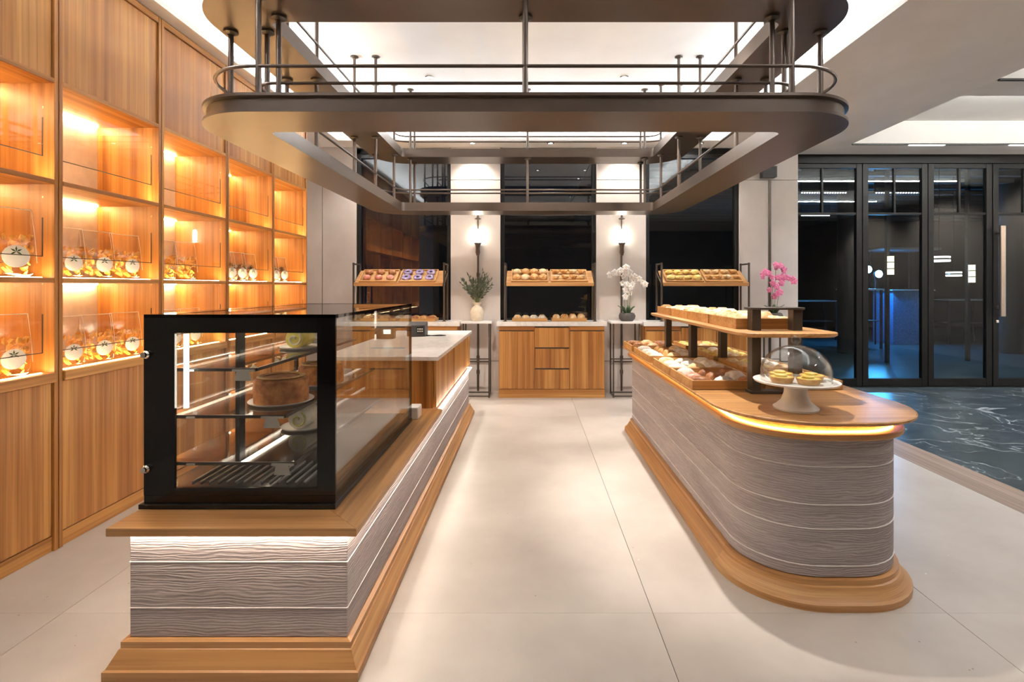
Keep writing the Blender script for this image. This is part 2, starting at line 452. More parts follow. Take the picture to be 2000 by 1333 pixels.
cbx('cove_side', 'tray_white', tx0 - .02, tx0, ty0, ty1, ZC + .04, ZT + .04)
cbx('cove_side', 'tray_white', tx1, tx1 + .02, ty0, ty1, ZC + .04, ZT + .04)
cbx('cove_side', 'tray_white', tx0, tx1, ty0 - .02, ty0, ZC + .04, ZT + .04)
cbx('cove_side', 'tray_white', tx0, tx1, ty1, ty1 + .02, ZC + .04, ZT + .04)
for b in ((hx0 - .20, hx0 - .16, hy0, hy1), (hx1 + .16, hx1 + .20, hy0, hy1), (hx0, hx1, hy1 + .14, hy1 + .18)):
    cbx('cove_light', 'led_cove', b[0], b[1], b[2], b[3], ZC + .041, ZC + .06)

# ================================================================== recessed ceiling lights
def downlight(x, y, z, label, e=L_SPOT, size=R(80), col=WARM2, target=None):
    T = thing('downlight', label, 'ceiling light', (x, y, z), 'small round recessed ceiling lights')
    MB(T.location).lathe([(.028, z - .001), (.045, z - .001), (.045, z - .006), (.03, z - .010), (.028, z - .006)], (x, y, 0), 16, closed=True).build('ring', 'chrome', T, smooth=True)
    MB(T.location).lathe([(.0265, z - .001), (.0265, z - .005)], (x, y, 0), 16).build('lens', 'downlight_glow', T)
    s = spot('downlight_beam', (x, y, z - .02), e, size, col, .04, target or (x, y, 0)); return T
downlight(-1.0, 5.13, ZT, 'small round downlight in the white tray ceiling above the left counter', 95, R(56), WARM2, (-.55, 4.6, .4))
downlight(.95, 5.13, ZT, 'small round downlight in the white tray ceiling above the right island', 160, R(52), WARM2, (1.28, 4.35, .8))
downlight(-.70, 6.30, ZC, 'small round downlight above the pier with the olive branch vase', 24, R(110))
downlight(.26, 6.30, ZC, 'small round downlight above the middle window', 24, R(110))
downlight(1.17, 6.30, ZC, 'small round downlight above the pier with the white orchid', 24, R(110))
for x, y, e, sz, tg in ((-1.0, 3.2, 60, R(48), (-.40, 3.0, 0)), (.95, 3.2, 190, R(50), (1.28, 3.1, .8)), (-1.0, 1.2, 14, R(80), None), (.95, 1.2, 14, R(80), None), (-.75, 3.9, 90, R(44), (-1.4, 6.2, .95)), (.15, 3.9, 90, R(44), (.25, 6.2, .95)), (1.0, 3.9, 90, R(44), (2.05, 6.2, .95))):
    where = {(-1.0, 3.2): 'over the black display case', (.95, 3.2): 'over the near half of the bread island', (-1.0, 1.2): 'in front of the left counter', (.95, 1.2): 'in front of the bread island',
             (-.75, 3.9): 'added to brighten the left worktop', (.15, 3.9): 'added to brighten the middle worktop', (1.0, 3.9): 'added to brighten the right worktop'}[(x, y)]  # worktop ones are extra unseen lamps, added to brighten the back counters
    downlight(x, y, ZT, 'round tray ceiling downlight hidden by the canopy, ' + where, e, sz, WARM2, tg)
for x, y in ((-1.9, 6.30), (2.1, 6.30)):
    downlight(x, y, ZC, 'round downlight near the back wall above the %s window' % ('left' if x < 0 else 'right'), 24, R(110))
for i, (x, y, nm) in enumerate(((4.95, 6.377, 'left'), (6.2, 6.377, 'right'))):
    o = MB((x, y, ZC)).box(x - .22, x + .22, y - .012, y + .012, ZC - .012, ZC - .007).build('slot_light', 'slot_glow')
    tag(o, '%s of the two short white lights in the black slot above the glass doors' % nm, 'ceiling light', 'linear lights in the ceiling slot')
for y in (5.5, 3.5):
    for x in (4.6, 6.0):
        spot('coffer_beam', (x, y, ZC + .27), 90, R(120), (.93, .96, 1.0), .1, (x, y, 0))

# ================================================================== hanging bronze frame
AX0, AX1, AY0, AY1 = -1.66, 1.62, 2.34, 5.72
rect = (AX0, AX1, AY0, AY1, .36, .36)
CN = thing('hanging_canopy', 'two-tier bronze metal canopy ring with thin rails hanging from the white ceiling', 'canopy', (-.02, 4.03, 2.15))
def ring(zb, name):
    h = .089
    p = [(0, zb), (0, zb + .014), (-.018, zb + .019), (-.018, zb + h - .019), (0, zb + h - .014), (0, zb + h), (-.312, zb + h), (-.312, zb)]
    return loft(CN, name, 'bronze', rect, p, closed=True, n=14)
ring(2.15, 'lower_ring'); ring(2.72, 'upper_ring')
def rail(off, z, r_=.0085):
    MB(CN.location).tube([(x, y, z) for x, y in rr(AX0, AX1, AY0, AY1, .36, .36, off=off, n=12)], r_, 8, True).build('rail', 'bronze', CN, smooth=True)
for z in (2.382, 2.952):
    rail(-.055, z); rail(-.258, z)
stations = []
for y in (2.745, 3.38, 4.68, 5.315):
    for x in (AX0 + .06, AX0 + .255, AX1 - .255, AX1 - .06): stations.append((x, y))
for x in (-1.27, -.02, 1.23):
    for y in (AY0 + .06, AY0 + .255, AY1 - .255, AY1 - .06): stations.append((x, y))
def post_proto(z0, z1):
    mb = MB((0, 0, z0)).lathe([(.0135, z0), (.0135, z1)], n=10); p = mb.build('post', 'bronze', CN, smooth=True)
    f = MB((0, 0, z0)).lathe([(.016, z1 - .022), (.022, z1 - .016), (.036, z1 - .012), (.036, z1), (.0, z1)], n=14, caps=False).build('flange', 'bronze_dark', p, smooth=True)
    return p
for z0, z1 in ((2.239, 2.72), (2.809, ZT)):
    pr = post_proto(z0, z1)
    for i, (x, y) in enumerate(stations):
        q = pr if i == 0 else copy_tree(pr, CN)
        q.location = Vector((x, y, z0)) - CN.location

# ================================================================== left wall cabinets
XF, XB = -2.42, -2.82
Y0, PIT = 2.633, .7357
names = ['nearest the camera, cut off by the left edge of the photo', 'second from the camera, with rows of snack bags above and below',
         'middle one, behind the near end of the black display case', 'fourth from the camera, with dark snack bags', 'farthest from the camera, beside the pale wall panel']
NZ = [(.912, 1.370), (1.395, 1.872), (1.897, 2.387)]
def cabinet():
    # local frame: y 0..PIT
    T = thing('wall_cabinet', '', 'cabinet', (XF, 0, 0), 'wooden wall cabinets along the left side')
    P = PIT
    def b(n, mt, x0, x1, y0, y1, z0, z1, bv=.002): return bx(T, n, mt, x0, x1, y0, y1, z0, z1, bv)
    b('side_panel', 'wood_z', XB - .02, XF, .003, .024, .0, 3.115); b('side_panel', 'wood_z', XB - .02, XF, P - .024, P - .003, .0, 3.115)
    b('back_panel', 'niche_back', XB - .02, XB, .024, P - .024, .86, 2.41)
    b('plinth', 'wood_y', XF - .04, XF - .012, .024, P - .024, 0, .075)
    b('top_rail', 'wood_y', XF - .03, XF - .002, .024, P - .024, 3.075, 3.115)
    b('shelf', 'wood_y', XB, XF + .012, .024, P - .024, .862, .912, .004)
    for z0, z1 in ((1.370, 1.395), (1.872, 1.897)): b('shelf', 'wood_y', XB, XF, .024, P - .024, z0, z1, .004)
    b('shelf', 'wood_y', XB, XF, .024, P - .024, 2.387, 2.412)
    b('upper_door', 'wood_z', XF - .034, XF - .012, .028, P - .028, 2.416, 3.071)
    b('lower_door', 'wood_z', XF - .034, XF - .012, .028, P - .028, .081, .858)
    for z0, z1 in NZ:
        bx(T, 'light_strip', 'led_niche', XB + .012, XB + .026, .05, P - .05, z1 - .008, z1 - .001)
        bx(T, 'light_strip', 'led_niche', XF - .050, XF - .038, .05, P - .05, z0 + .0003, z0 + .0025)
        fp = bx(T, 'clear_flap', 'acrylic', XF - .014, XF - .010, .03, P - .075, z0 + .108, z1 - .004)
        e = MB(T.location).box(XF - .0145, XF - .0095, .03, P - .075, z0 + .1045, z0 + .1085).box(XF - .0145, XF - .0095, P - .0775, P - .0745, z0 + .1045, z0 + .30)
        e.build('flap_edge', 'bronze_dark', fp)
    return T
c0 = cabinet()
for i in range(5):
    T = c0 if i == 0 else copy_tree(c0)
    T.location = (XF, Y0 + (i - 1) * PIT, 0)
    T['label'] = 'tall wooden wall cabinet ' + names[i]
bx(wb, 'wall_return', 'wall_panel', -2.88, -2.84, 5.60, YW, 0, 3.12)
# ---- snack bags
def bag_proto(mat, w=.19, h=.27, label=True):
    T = thing('snack_bag', '', 'snack bag', (0, 0, 0), 'clear snack bags in the wall cabinets')
    rs = []
    for z, ww, d in ((0, .88, .032), (.01, .97, .042), (.3 * h, 1.0, .046), (.58 * h, .99, .034), (.82 * h, .97, .012), (h, .98, .002)):
        rs.append([((d if ww else 0) * math.copysign(abs(math.cos(t)) ** .6, math.cos(t)), w / 2 * ww * math.copysign(abs(math.sin(t)) ** .6, math.sin(t)), z) for t in [2 * PI * k / 16 for k in range(16)]])
    MB().rings(rs).build('pouch', 'film', T, smooth=True)
    mb = MB()
    MB().tube([(0, -w * .485, h), (0, w * .485, h)], .0022, 6).build('heat_seal', 'seal_white', T)
    for sy in (-1, 1): MB().tube([(0, sy * w * .485, h), (.01, sy * w * .48, h * .82), (.02, sy * w * .49, h * .55), (.03, sy * w * .49, h * .2)], .0013, 5).build('side_seal', 'seal_white', T)
    rnd = random.Random(len(mat) + 3)
    for k in range(70):
        z = rnd.uniform(.014, .60 * h); kk = .034 * (1 - max(0, z - .3 * h) / h * 1.2)
        cpos = Vector((rnd.uniform(-kk, kk), rnd.uniform(-w * .43, w * .43), z)); M = Euler((rnd.uniform(0, 6), rnd.uniform(0, 6), rnd.uniform(0, 6))).to_matrix()
        s_ = rnd.uniform(.013, .023); pts = []
        for q in range(6):
            t = q * PI / 3; pts.append(cpos + M @ Vector((s_ * math.cos(t), s_ * math.sin(t) * .8, .006 * math.cos(2 * t))))
        pts = [Vector((max(-.04, min(.04, p.x)), max(-w * .47, min(w * .47, p.y)), max(.006, p.z))) for p in pts]
        mb.add(pts, [(0, 1, 2, 3), (0, 3, 4, 5)])
    o = mb.build('crisps', mat, T, kind='stuff')
    if label:
        mb = MB(); n = 18
        mb.rings([[(.0485 - .0002, .012 + .046 * math.cos(2 * PI * k / n), .36 * h + .044 * math.sin(2 * PI * k / n) - .02) for k in range(n)],
                  [(.0495, .012 + .046 * math.cos(2 * PI * k / n), .36 * h + .044 * math.sin(2 * PI * k / n) - .02) for k in range(n)]])
        lb = mb.build('paper_label', 'paper', T)
        mb = MB()
        for a in (30, 90, 150, 210, 330):
            d = Vector((0, math.cos(R(a)), math.sin(R(a)))) * .022; c_ = Vector((.0500, .012, .36 * h - .002)); p_ = Vector((0, -d.z, d.y)) * .16
            mb.add([c_, c_ + d * .5 + p_, c_ + d, c_ + d * .5 - p_], [(0, 1, 2, 3)])
        mb.build('leaf_mark', 'leaf_green', lb)
    return T
pA = bag_proto('chips'); pB = bag_proto('chips_dark', .15, .24); pC = bag_proto('chips', .18, .27, False)
used = set()
def bag(proto, y, z, label, rz=-.25, s=1.0):
    T = proto if proto.name not in used else copy_tree(proto)
    used.add(proto.name)
    T.location = (-2.515, y, z + .006); T.rotation_euler = (0, 0, rz); T.scale = (s, s, s)
    T['label'] = label
z1_, z2_ = NZ[1][0], NZ[0][0]
b1 = Y0
bag(pA, Y0 - .185, z1_, 'large clear bag with white label on the middle shelf at the left edge', s=1.22)
bag(pA, Y0 - .19, z2_, 'clear bag of orange crisps on the lowest shelf at the left edge', s=1.1)
ord_ = ['left', 'middle', 'right']
for k, yy in enumerate((.135, .335, .545)):
    bag(pA, b1 + yy, z1_, '%s of three crisp bags on the middle shelf of the second cabinet' % ord_[k], -.2)
    bag(pA, b1 + yy, z2_, '%s of three crisp bags on the lowest shelf of the second cabinet' % ord_[k], -.2)
b2 = Y0 + PIT
for k, yy in enumerate((.15, .36)):
    bag(pC, b2 + yy, z1_, '%s of two plain orange crisp bags above the display case, middle cabinet' % ('left', 'right')[k], -.2)
    bag(pA, b2 + yy + .05, z2_, '%s of two labelled bags seen through the display case' % ('left', 'right')[k], -.2)
b3 = b2 + PIT
for k, yy in enumerate((.14, .30, .47)):
    bag(pB, b3 + yy, z1_, '%s of three dark snack bags on the middle shelf, fourth cabinet' % ord_[k], -.3)
b4 = b3 + PIT
for k, yy in enumerate((.15, .32)):
    bag(pB, b4 + yy, z1_, '%s of two small snack bags on the middle shelf of the farthest cabinet' % ('left', 'right')[k], -.3)

# ================================================================== left service counter
SC = thing('service_counter', 'low grey board-clad counter with wooden trim under the black display case', 'counter', (-1.02, 3.6, 0))
cr = (-1.405, -.64, 1.80, 5.40, .003, .003)
prof_ = [(.055, 0), (.055, .032), (.048, .036), (.022, .088), (.018, .090), (.018, .112), (.002, .116)]
def base_side(p, q, n_, mat):
    mb = MB(SC.location); p = Vector(p); q = Vector(q); n_ = Vector(n_); al = (q - p).normalized(); rs = []
    for pt, sg in ((p, -1), (q, 1)):
        rs.append([(*(pt + n_ * o_ + al * sg * o_), z) for o_, z in prof_] + [(*(pt - n_ * .02 - al * sg * .02), .116), (*(pt - n_ * .02 - al * sg * .02), 0)])
    mb.rings(rs).build('base_moulding', mat, SC)
base_side((-1.405, 1.80), (-.64, 1.80), (0, -1), 'trim_wood_x'); base_side((-.64, 1.80), (-.64, 5.40), (1, 0), 'trim_wood_y')
base_side((-1.405, 5.40), (-1.405, 1.80), (-1, 0), 'trim_wood_y')
zs = [.116, .22, .382, .494]
for k in range(3):
    loft(SC, 'board', 'grey_board', cr, [(-.004, zs[k]), (0, zs[k] + .003), (0, zs[k + 1] - .003), (-.004, zs[k + 1])], smooth=False, n=1)
for z in zs[1:3]:
    loft(SC, 'seam_highlight', 'seam_highlight', cr, [(-.003, z - .002), (.0022, z), (-.003, z + .002)], smooth=False, n=1)
loft(SC, 'light_strip', 'led_counter', cr, [(.028, .4885), (.028, .4935), (.018, .4935), (.018, .4885)], closed=True, smooth=False, n=1)
MB(SC.location).prism([(-1.445, 1.745), (-.590, 1.745), (-.742, 1.897), (-1.445, 1.897)], .496, .524).build('top_board', 'trim_wood_x', SC, bevel=.002)
MB(SC.location).prism([(-.590, 1.745), (-.590, 3.46), (-.742, 3.46), (-.742, 1.897)], .496, .524).build('top_board', 'trim_wood_y', SC, bevel=.002)
bx(SC, 'deck', 'trim_wood_y', -1.405, -.742, 1.897, 3.46, .497, .5235)
# counter cabinet and marble top
CC = thing('counter_cabinet', 'wooden cabinet with recessed door pulls on the far half of the left counter', 'cabinet', (-1.0, 4.45, .524))
bx(CC, 'carcass', 'wood_z', -1.37, -.652, 3.47, 5.44, .5245, .85)
for y0, y1 in ((3.475, 4.26), (4.315, 5.20)):
    d = bx(CC, 'door', 'wood_z', -.651, -.632, y0, y1, .527, .848, .002)
for y in (4.2875, 5.227): bx(CC, 'door_pull', 'bronze_dark', -.650, -.640, y - .022, y + .022, .56, .80)
bx(CC, 'end_panel', 'wood_z', -.651, -.632, 5.255, 5.44, .527, .848, .002)
o = MB((-1.0, 4.45, .851)).box(-1.41, -.612, 3.435, 5.47, .851, .879).build('marble_worktop', 'marble', bevel=.003); tag(o, 'white marble worktop over the wooden cabinet behind the display case', 'worktop')
# terminal
PT = thing('payment_terminal', 'dark grey payment terminal box with a cable on the white marble worktop', 'terminal', (-1.07, 4.87, .879))
MB(PT.location).rings([[(x, y, z) for x, y, z in ((-1.155, 4.82, .880), (-.985, 4.82, .880), (-.985, 4.97, .880), (-1.155, 4.97, .880))],
                       [(-1.155, 4.825, .985), (-.985, 4.825, .985), (-.985, 4.97, 1.01), (-1.155, 4.97, 1.01)]]).build('housing', 'dark_plastic', PT, bevel=.006)
kp = bx(PT, 'keypad', 'black_gloss', -1.06, -1.0, 4.814, 4.822, .91, .97)
for r_ in range(2):
    for c_ in range(3): sub(kp, PT, 'key', 'bracket_grey', -1.053 + c_ * .019, -1.041 + c_ * .019, 4.811, 4.815, .922 + r_ * .022, .934 + r_ * .022)
pts = [(-.99, 4.9, .886), (-.93, 4.86, .884), (-.86, 4.83, .884), (-.80, 4.88, .884), (-.86, 4.93, .884), (-1.0, 4.80, .884), (-1.1, 4.76, .884)]
MB(PT.location).tube(pts, .004, 6).build('cable', 'black_metal', PT, smooth=True)
CR = thing('card_reader', 'taupe countertop reader with small lit screen seen through the display case glass', 'terminal', (-1.30, 4.6, .879))
bx(CR, 'housing', 'bronze_dark', -1.385, -1.215, 4.58, 4.66, .880, .985, .006); bx(CR, 'screen', 'screen_glow', -1.305, -1.24, 4.577, 4.5805, .925, .965)
o = MB((-.72, 3.22, .524)).box(-.755, -.69, 3.17, 3.28, .5245, .60).build('adapter_box', 'white_plastic', bevel=.006); tag(o, 'small white box on the wooden counter behind the display case corner', 'box')

# ================================================================== display case
DX0, DX1, DY0, DY1, DZ0, DZ1 = -1.435, -.722, 1.905, 3.14, .5245, 1.245
DC = thing('display_case', 'black framed glass cake display case standing on the left counter', 'display case', ((DX0 + DX1) / 2, (DY0 + DY1) / 2, DZ0))
def d(n, mt, *b, bv=.002): return bx(DC, n, mt, *b, bv)
d('plinth', 'black_metal', DX0 - .012, DX1 + .004, DY0 - .012, DY1, DZ0, DZ0 + .018)
d('base', 'black_gloss', DX0, DX1, DY0, DY1, DZ0 + .018, DZ0 + .048)
d('top_glass', 'tint_glass', DX0, DX1, DY0, DY1, DZ1 - .012, DZ1, bv=0)
tf = MB(DC.location).box(DX0, DX1, DY0, DY0 + .03, DZ1 - .014, DZ1 + .001).box(DX0, DX0 + .09, DY0 + .03, DY1 - .03, DZ1 - .014, DZ1 + .001).box(DX0, DX1, DY1 - .03, DY1, DZ1 - .014, DZ1 + .001).build('top_frame', 'black_gloss', DC)
# front face: black border + glass
d('front_border', 'black_gloss', DX0, DX0 + .115, DY0, DY0 + .012, DZ0 + .048, DZ1 - .014, bv=0)
d('front_border', 'black_gloss', DX1 - .068, DX1, DY0, DY0 + .012, DZ0 + .048, DZ1 - .014, bv=0)
d('front_border', 'black_gloss', DX0 + .115, DX1 - .068, DY0, DY0 + .012, DZ1 - .068, DZ1 - .014, bv=0)
d('front_border', 'black_gloss', DX0 + .115, DX1 - .068, DY0, DY0 + .012, DZ0 + .048, DZ0 + .075, bv=0)
d('front_pane', 'glass', DX0 + .115, DX1 - .068, DY0 + .003, DY0 + .009, DZ0 + .075, DZ1 - .068, bv=0)
d('side_pane', 'glass', DX1 - .008, DX1, DY0 + .012, DY1 - .02, DZ0 + .048, DZ1 - .014, bv=0)
d('corner_post', 'black_gloss', DX1 - .012, DX1, DY1 - .02, DY1, DZ0 + .048, DZ1 - .014)
d('corner_post', 'black_gloss', DX0, DX0 + .02, DY1 - .02, DY1, DZ0 + .048, DZ1 - .014)
d('end_pane', 'glass', DX0 + .02, DX1 - .012, DY1 - .012, DY1 - .006, DZ0 + .048, DZ1 - .014, bv=0)
ym = (DY0 + DY1) / 2
d('sliding_door', 'glass', DX0 + .004, DX0 + .010, DY0 + .012, ym, DZ0 + .048, DZ1 - .014, bv=0)
d('sliding_door', 'glass', DX0 + .014, DX0 + .020, ym, DY1 - .02, DZ0 + .048, DZ1 - .014, bv=0)
d('mullion', 'black_metal', DX0, DX0 + .022, ym - .025, ym + .025, DZ0 + .048, DZ1 - .014)
d('bottom_rail', 'black_metal', DX1 - .014, DX1 - .0085, DY0 + .012, DY1 - .02, DZ0 + .048, DZ0 + .075, bv=0)
for k, (zz, xr) in enumerate(((1.035, -1.05), (.855, -.94), (.675, -.90))):
    s_ = d('shelf', 'tint_glass', DX0 + .03, xr, DY0 + .06, DY1 - .05, zz - .006, zz, bv=0)
    sub(s_, DC, 'shelf_edge', 'black_metal', xr - .0, xr + .006, DY0 + .06, DY1 - .05, zz - .010, zz + .002)
    sub(s_, DC, 'shelf_edge', 'black_metal', DX0 + .03, xr, DY0 + .055, DY0 + .06, zz - .010, zz + .002)
    bk = MB(DC.location).box(xr - .085, xr - .0, DY0 + .048, DY0 + .0545, zz - .010, zz - .002)
    bk.rings([[(xr - .068, y, zz - .010), (xr - .024, y, zz - .010), (xr - .012, y, zz - .045), (xr - .075 + .0, y, zz - .045)] for y in (DY0 + .048, DY0 + .0545)])
    bk.build('bracket', 'bracket_grey', s_)
    bk2 = MB(DC.location).box(DX0 + .125, DX0 + .155, DY0 + .048, DY0 + .0545, zz - .009, zz - .003).build('bracket', 'bracket_grey', s_)
    if k < 2:
        MB(DC.location).box(DX0 + .05, DX0 + .062, DY0 + .08, DY1 - .08, zz - .014, zz - .0065).build('light_strip', 'led_case', s_)
d('upright', 'black_metal', -1.105, -1.09, 2.75, 2.765, DZ0 + .048, 1.03)
d('light_tube', 'led_case', DX0 + .128, DX0 + .142, DY0 + .03, DY0 + .04, .89, 1.17, bv=0)
d('light_tube', 'led_case', DX0 + .05, DX0 + .06, DY0 + .08, DY1 - .08, DZ1 - .03, DZ1 - .018, bv=0)
for z in (1.097, .672):
    MB(DC.location).lathe([(0, .0), (.013, .0), (.015, .008), (.010, .014), (.010, .022), (0, .022)], (DX0 + .012, DY0, z), 14, axis='y', caps=False).build('knob', 'chrome', DC, smooth=True)
for i in range(14):
    d('vent_slat', 'bracket_grey', DX0 + .10 + i * .034, DX0 + .106 + i * .034, DY0 + .12, DY0 + .36, DZ0 + .049, DZ0 + .055, bv=0)
# cakes in the case
def plate(x, y, z, r_, label):
    o = MB((x, y, z)).lathe([(0, z + .001), (r_ * .9, z + .001), (r_, z + .009), (r_, z + .012), (r_ * .88, z + .005), (0, z + .005)], (x, y, 0), 28, caps=False).build('cake_plate', 'ceramic', smooth=True)
    return tag(o, label, 'plate')
def sponge(x, y, z, r_, h, label):
    T = thing('sponge_cake', label, 'cake', (x, y, z), 'round brown sponge cakes')
    MB(T.location).lathe([(0, z), (r_, z), (r_ * 1.01, z + h * .5), (r_, z + h - .008), (r_ - .01, z + h), (r_ * .25, z + h + .004), (0, z + h)], (x, y, 0), 30, caps=False).build('cake_body', 'cake_sponge', T, smooth=True)
    MB(T.location).lathe([(r_ - .03, z + h - .002), (r_ - .012, z + h + .006), (r_ - .02, z + h + .010), (r_ - .036, z + h + .006)], (x, y, 0), 30, closed=True).build('crumb_rim', 'tart_crust', T, smooth=True)
plate(-1.065, 2.20, .8555, .130, 'thin pale plate under the nearest brown sponge cake')
sponge(-1.065, 2.20, .8612, .108, .10, 'nearest round brown sponge cake on the middle glass shelf of the case')
plate(-1.065, 2.62, .8555, .130, 'thin pale plate under the farther brown sponge cake')
sponge(-1.065, 2.62, .8612, .108, .09, 'farther round brown sponge cake, seen through the side glass of the case')
def swiss(x, y, z, label, mat='cake_cream', core='lime'):
    T = thing('roll_cake', label, 'cake', (x, y, z), 'cream roll cakes in the display case')
    MB(T.location).lathe([(0, -.075), (.042, -.075), (.046, -.068), (.046, .068), (.042, .075), (0, .075)], (x, y, z + .046), 22, axis='y', caps=False).build('roll', mat, T, smooth=True)
    pts = [(x + (.006 + .0044 * t) * math.cos(t), y - .076, z + .046 + (.006 + .0044 * t) * math.sin(t)) for t in [k * .35 for k in range(22)]]
    MB(T.location).tube(pts, .0045, 5).build('cream_swirl', core, T)
    MB(T.location).lathe([(0, .0), (.012, .002), (.012, .012), (0, .016)], (x, y - .02, z + .09), 10, caps=False).build('topping', core, T, smooth=True)
plate(-1.08, 2.46, .6755, .105, 'pale plate under the cream roll cake on the lowest glass shelf')
swiss(-1.08, 2.46, .6825, 'cream roll cake with green swirl on the lowest glass shelf of the case')
plate(-1.17, 2.62, 1.0355, .10, 'pale plate under the yellow roll cake on the top glass shelf')
swiss(-1.17, 2.62, 1.0425, 'yellow roll cake on the top glass shelf of the case', 'lemon', 'cake_cream')

# ================================================================== right island
IS = thing('island_counter', 'grey board-clad bread island with rounded ends, glowing wooden rim and wooden base', 'counter', (1.33, 3.53, 0))
ir = (.893, 1.765, 2.115, 4.93, .36, .14)
def loft_seg(T, name, rect, prof, n=10):
    outs = [rr(*rect, off=o_, n=n) for o_, z in prof]; m_ = n + 1
    segs = [(list(range(0, 2 * m_)), 'trim_wood_curve'), ([2 * m_ - 1, 2 * m_], 'trim_wood_y'), (list(range(2 * m_, 4 * m_)), 'trim_wood_curve'), ([4 * m_ - 1, 0], 'trim_wood_y')]
    for idx, mat in segs:
        mb = MB(T.location); rs = [[(outs[k][i][0], outs[k][i][1], prof[k][1]) for k in range(len(prof))] for i in idx]
        mb.rings(rs).build(name, mat, T, smooth=True)
loft_seg(IS, 'base_moulding', ir, [(0, 0), (0, .028), (-.006, .032), (-.022, .046), (-.042, .080), (-.05, .083), (-.05, .105), (-.10, .106), (-.10, 0)])
zs = [.107, .156, .314, .417, .579, .70]
for k in range(5):
    loft(IS, 'board', 'grey_board', ir, [(-.074, zs[k]), (-.07, zs[k] + .003), (-.07, zs[k + 1] - .003), (-.074, zs[k + 1])])
for z in zs[1:5]: loft(IS, 'seam_highlight', 'seam_highlight', ir, [(-.073, z - .0025), (-.0672, z - .0008), (-.0672, z + .0008), (-.073, z + .0025)])
loft_seg(IS, 'rim', ir, [(-.034, .7005), (-.030, .704), (-.030, .722), (-.034, .726), (-.15, .726), (-.15, .7005)])
loft(IS, 'rim_wall', 'trim_wood_y', ir, [(-.085, .726), (-.085, .775)])
loft(IS, 'light_strip', 'led_island', ir, [(-.070, .7262), (-.070, .731), (-.080, .731), (-.080, .7262)], closed=True)
loft(IS, 'top', 'trim_wood_x', ir, [(.012, .774), (.018, .778), (.018, .787), (.013, .791)])
ZI = .791
# ---- steel frames + shelf above the island
SH = thing('display_shelf', 'raised wooden shelf on dark steel frames above the island', 'shelf', (1.29, 3.5, ZI))
for k, y in enumerate((2.69, 3.70, 4.36)):
    top = 1.229 if k == 0 else 1.10
    mb = MB(SH.location)
    mb.box(1.157, 1.205, y - .03, y + .03, ZI + .001, top); mb.box(1.372, 1.42, y - .03, y + .03, ZI + .001, top)
    if k == 0: mb.box(1.145, 1.425, y - .045, y + .045, top, top + .012)
    mb.box(1.147, 1.43, y - .036, y + .036, ZI + .001, ZI + .016); mb.box(1.147, 1.43, y - .036, y + .036, 1.088, 1.098)
    mb.build('steel_frame', 'bronze_dark', SH, bevel=.003)
sr = (1.05, 1.55, 2.50, 4.50, .10, .08)
loft(SH, 'shelf_board', 'trim_wood_y', sr, [(-.012, 1.0985), (0, 1.106), (0, 1.118), (-.004, 1.121)])
ZS = 1.121

# ================================================================== trays and breads
def tray(x, y, z, w_, dp, h, label, group, rotx=0, paper=False):
    T = thing('wooden_tray', label, 'tray', (x, y, z), group, (rotx, 0, 0))
    t = .012
    def q(n, mt, *b): return MB().box(*b).build(n, mt, T, bevel=.0015)
    q('tray_bottom', 'tray_wood', -w_ / 2 + t, w_ / 2 - t, t, dp - t, .001, .009)
    q('tray_side', 'tray_wood', -w_ / 2, w_ / 2, 0, t, .001, h); q('tray_side', 'tray_wood', -w_ / 2, w_ / 2, dp - t, dp, .001, h)
    q('tray_side', 'tray_wood', -w_ / 2, -w_ / 2 + t, t, dp - t, .001, h); q('tray_side', 'tray_wood', w_ / 2 - t, w_ / 2, t, dp - t, .001, h)
    if paper: q('paper_liner', 'paper', -w_ / 2 + t + .002, w_ / 2 - t - .002, t + .002, dp - t - .002, .0095, .0115)
    return T
def blob(nm, mat, sx, sy, sz, bumpy=.05, nu=12, nv=7, seed=0):
    rnd = random.Random(seed); rs = []
    for i in range(1, nv):
        ph = PI * i / nv; ring = []
        zz = -math.cos(ph)
        for k in range(nu):
            t = 2 * PI * k / nu; rad = math.sin(ph) ** .8 * (1 + rnd.uniform(-bumpy, bumpy))
            z = zz * sz if zz > 0 else zz * sz * .35
            ring.append((sx * rad * math.cos(t), sy * rad * math.sin(t), z + sz * .35))
        rs.append(ring)
    return MB().rings(rs).build(nm, mat, None, smooth=True)
def torus(nm, mat, R_, r_, nu=16, nv=8):
    rs = []
    for i in range(nu):
        t = 2 * PI * i / nu
        rs.append([((R_ + r_ * math.cos(a)) * math.cos(t), (R_ + r_ * math.cos(a)) * math.sin(t), r_ + r_ * .85 * math.sin(a)) for a in [2 * PI * k / nv for k in range(nv)]])
    return MB().rings(rs, False, True).build(nm, mat, None, smooth=True)
def croissant(nm, mat):
    pts, rad = [], []
    for i in range(15):
        t = -1.15 + 2.3 * i / 14; pts.append((.045 * math.sin(t), .045 * (1 - math.cos(t)) - .01, .020)); rad.append(.006 + .021 * math.cos(t * 1.2) ** 1.2 * (1.0 if i % 2 else .84))
    o = MB().tube(pts, rad, 9).build(nm, mat, None, smooth=True)
    mz = min(v_.co.z for v_ in o.data.vertices)
    for v_ in o.data.vertices: v_.co.z -= mz
    return o
def loaf(nm, mat):
    rs = []
    for i in range(11):
        u = i / 10; x = -.058 + .116 * u; k = math.sin(PI * min(max(u, .03), .97)) ** .45 * (.93 if i % 2 else 1.0)
        rs.append([(x, .034 * k * math.cos(a), max(.0, .022 + .026 * k * math.sin(a))) for a in [2 * PI * q / 10 for q in range(10)]])
    return MB().rings(rs).build(nm, mat, None, smooth=True)
def wrapped(nm, mat):  # bread slice in crimped film
    o = blob(nm, mat, .052, .04, .045, .10, 10, 6, 5); return o
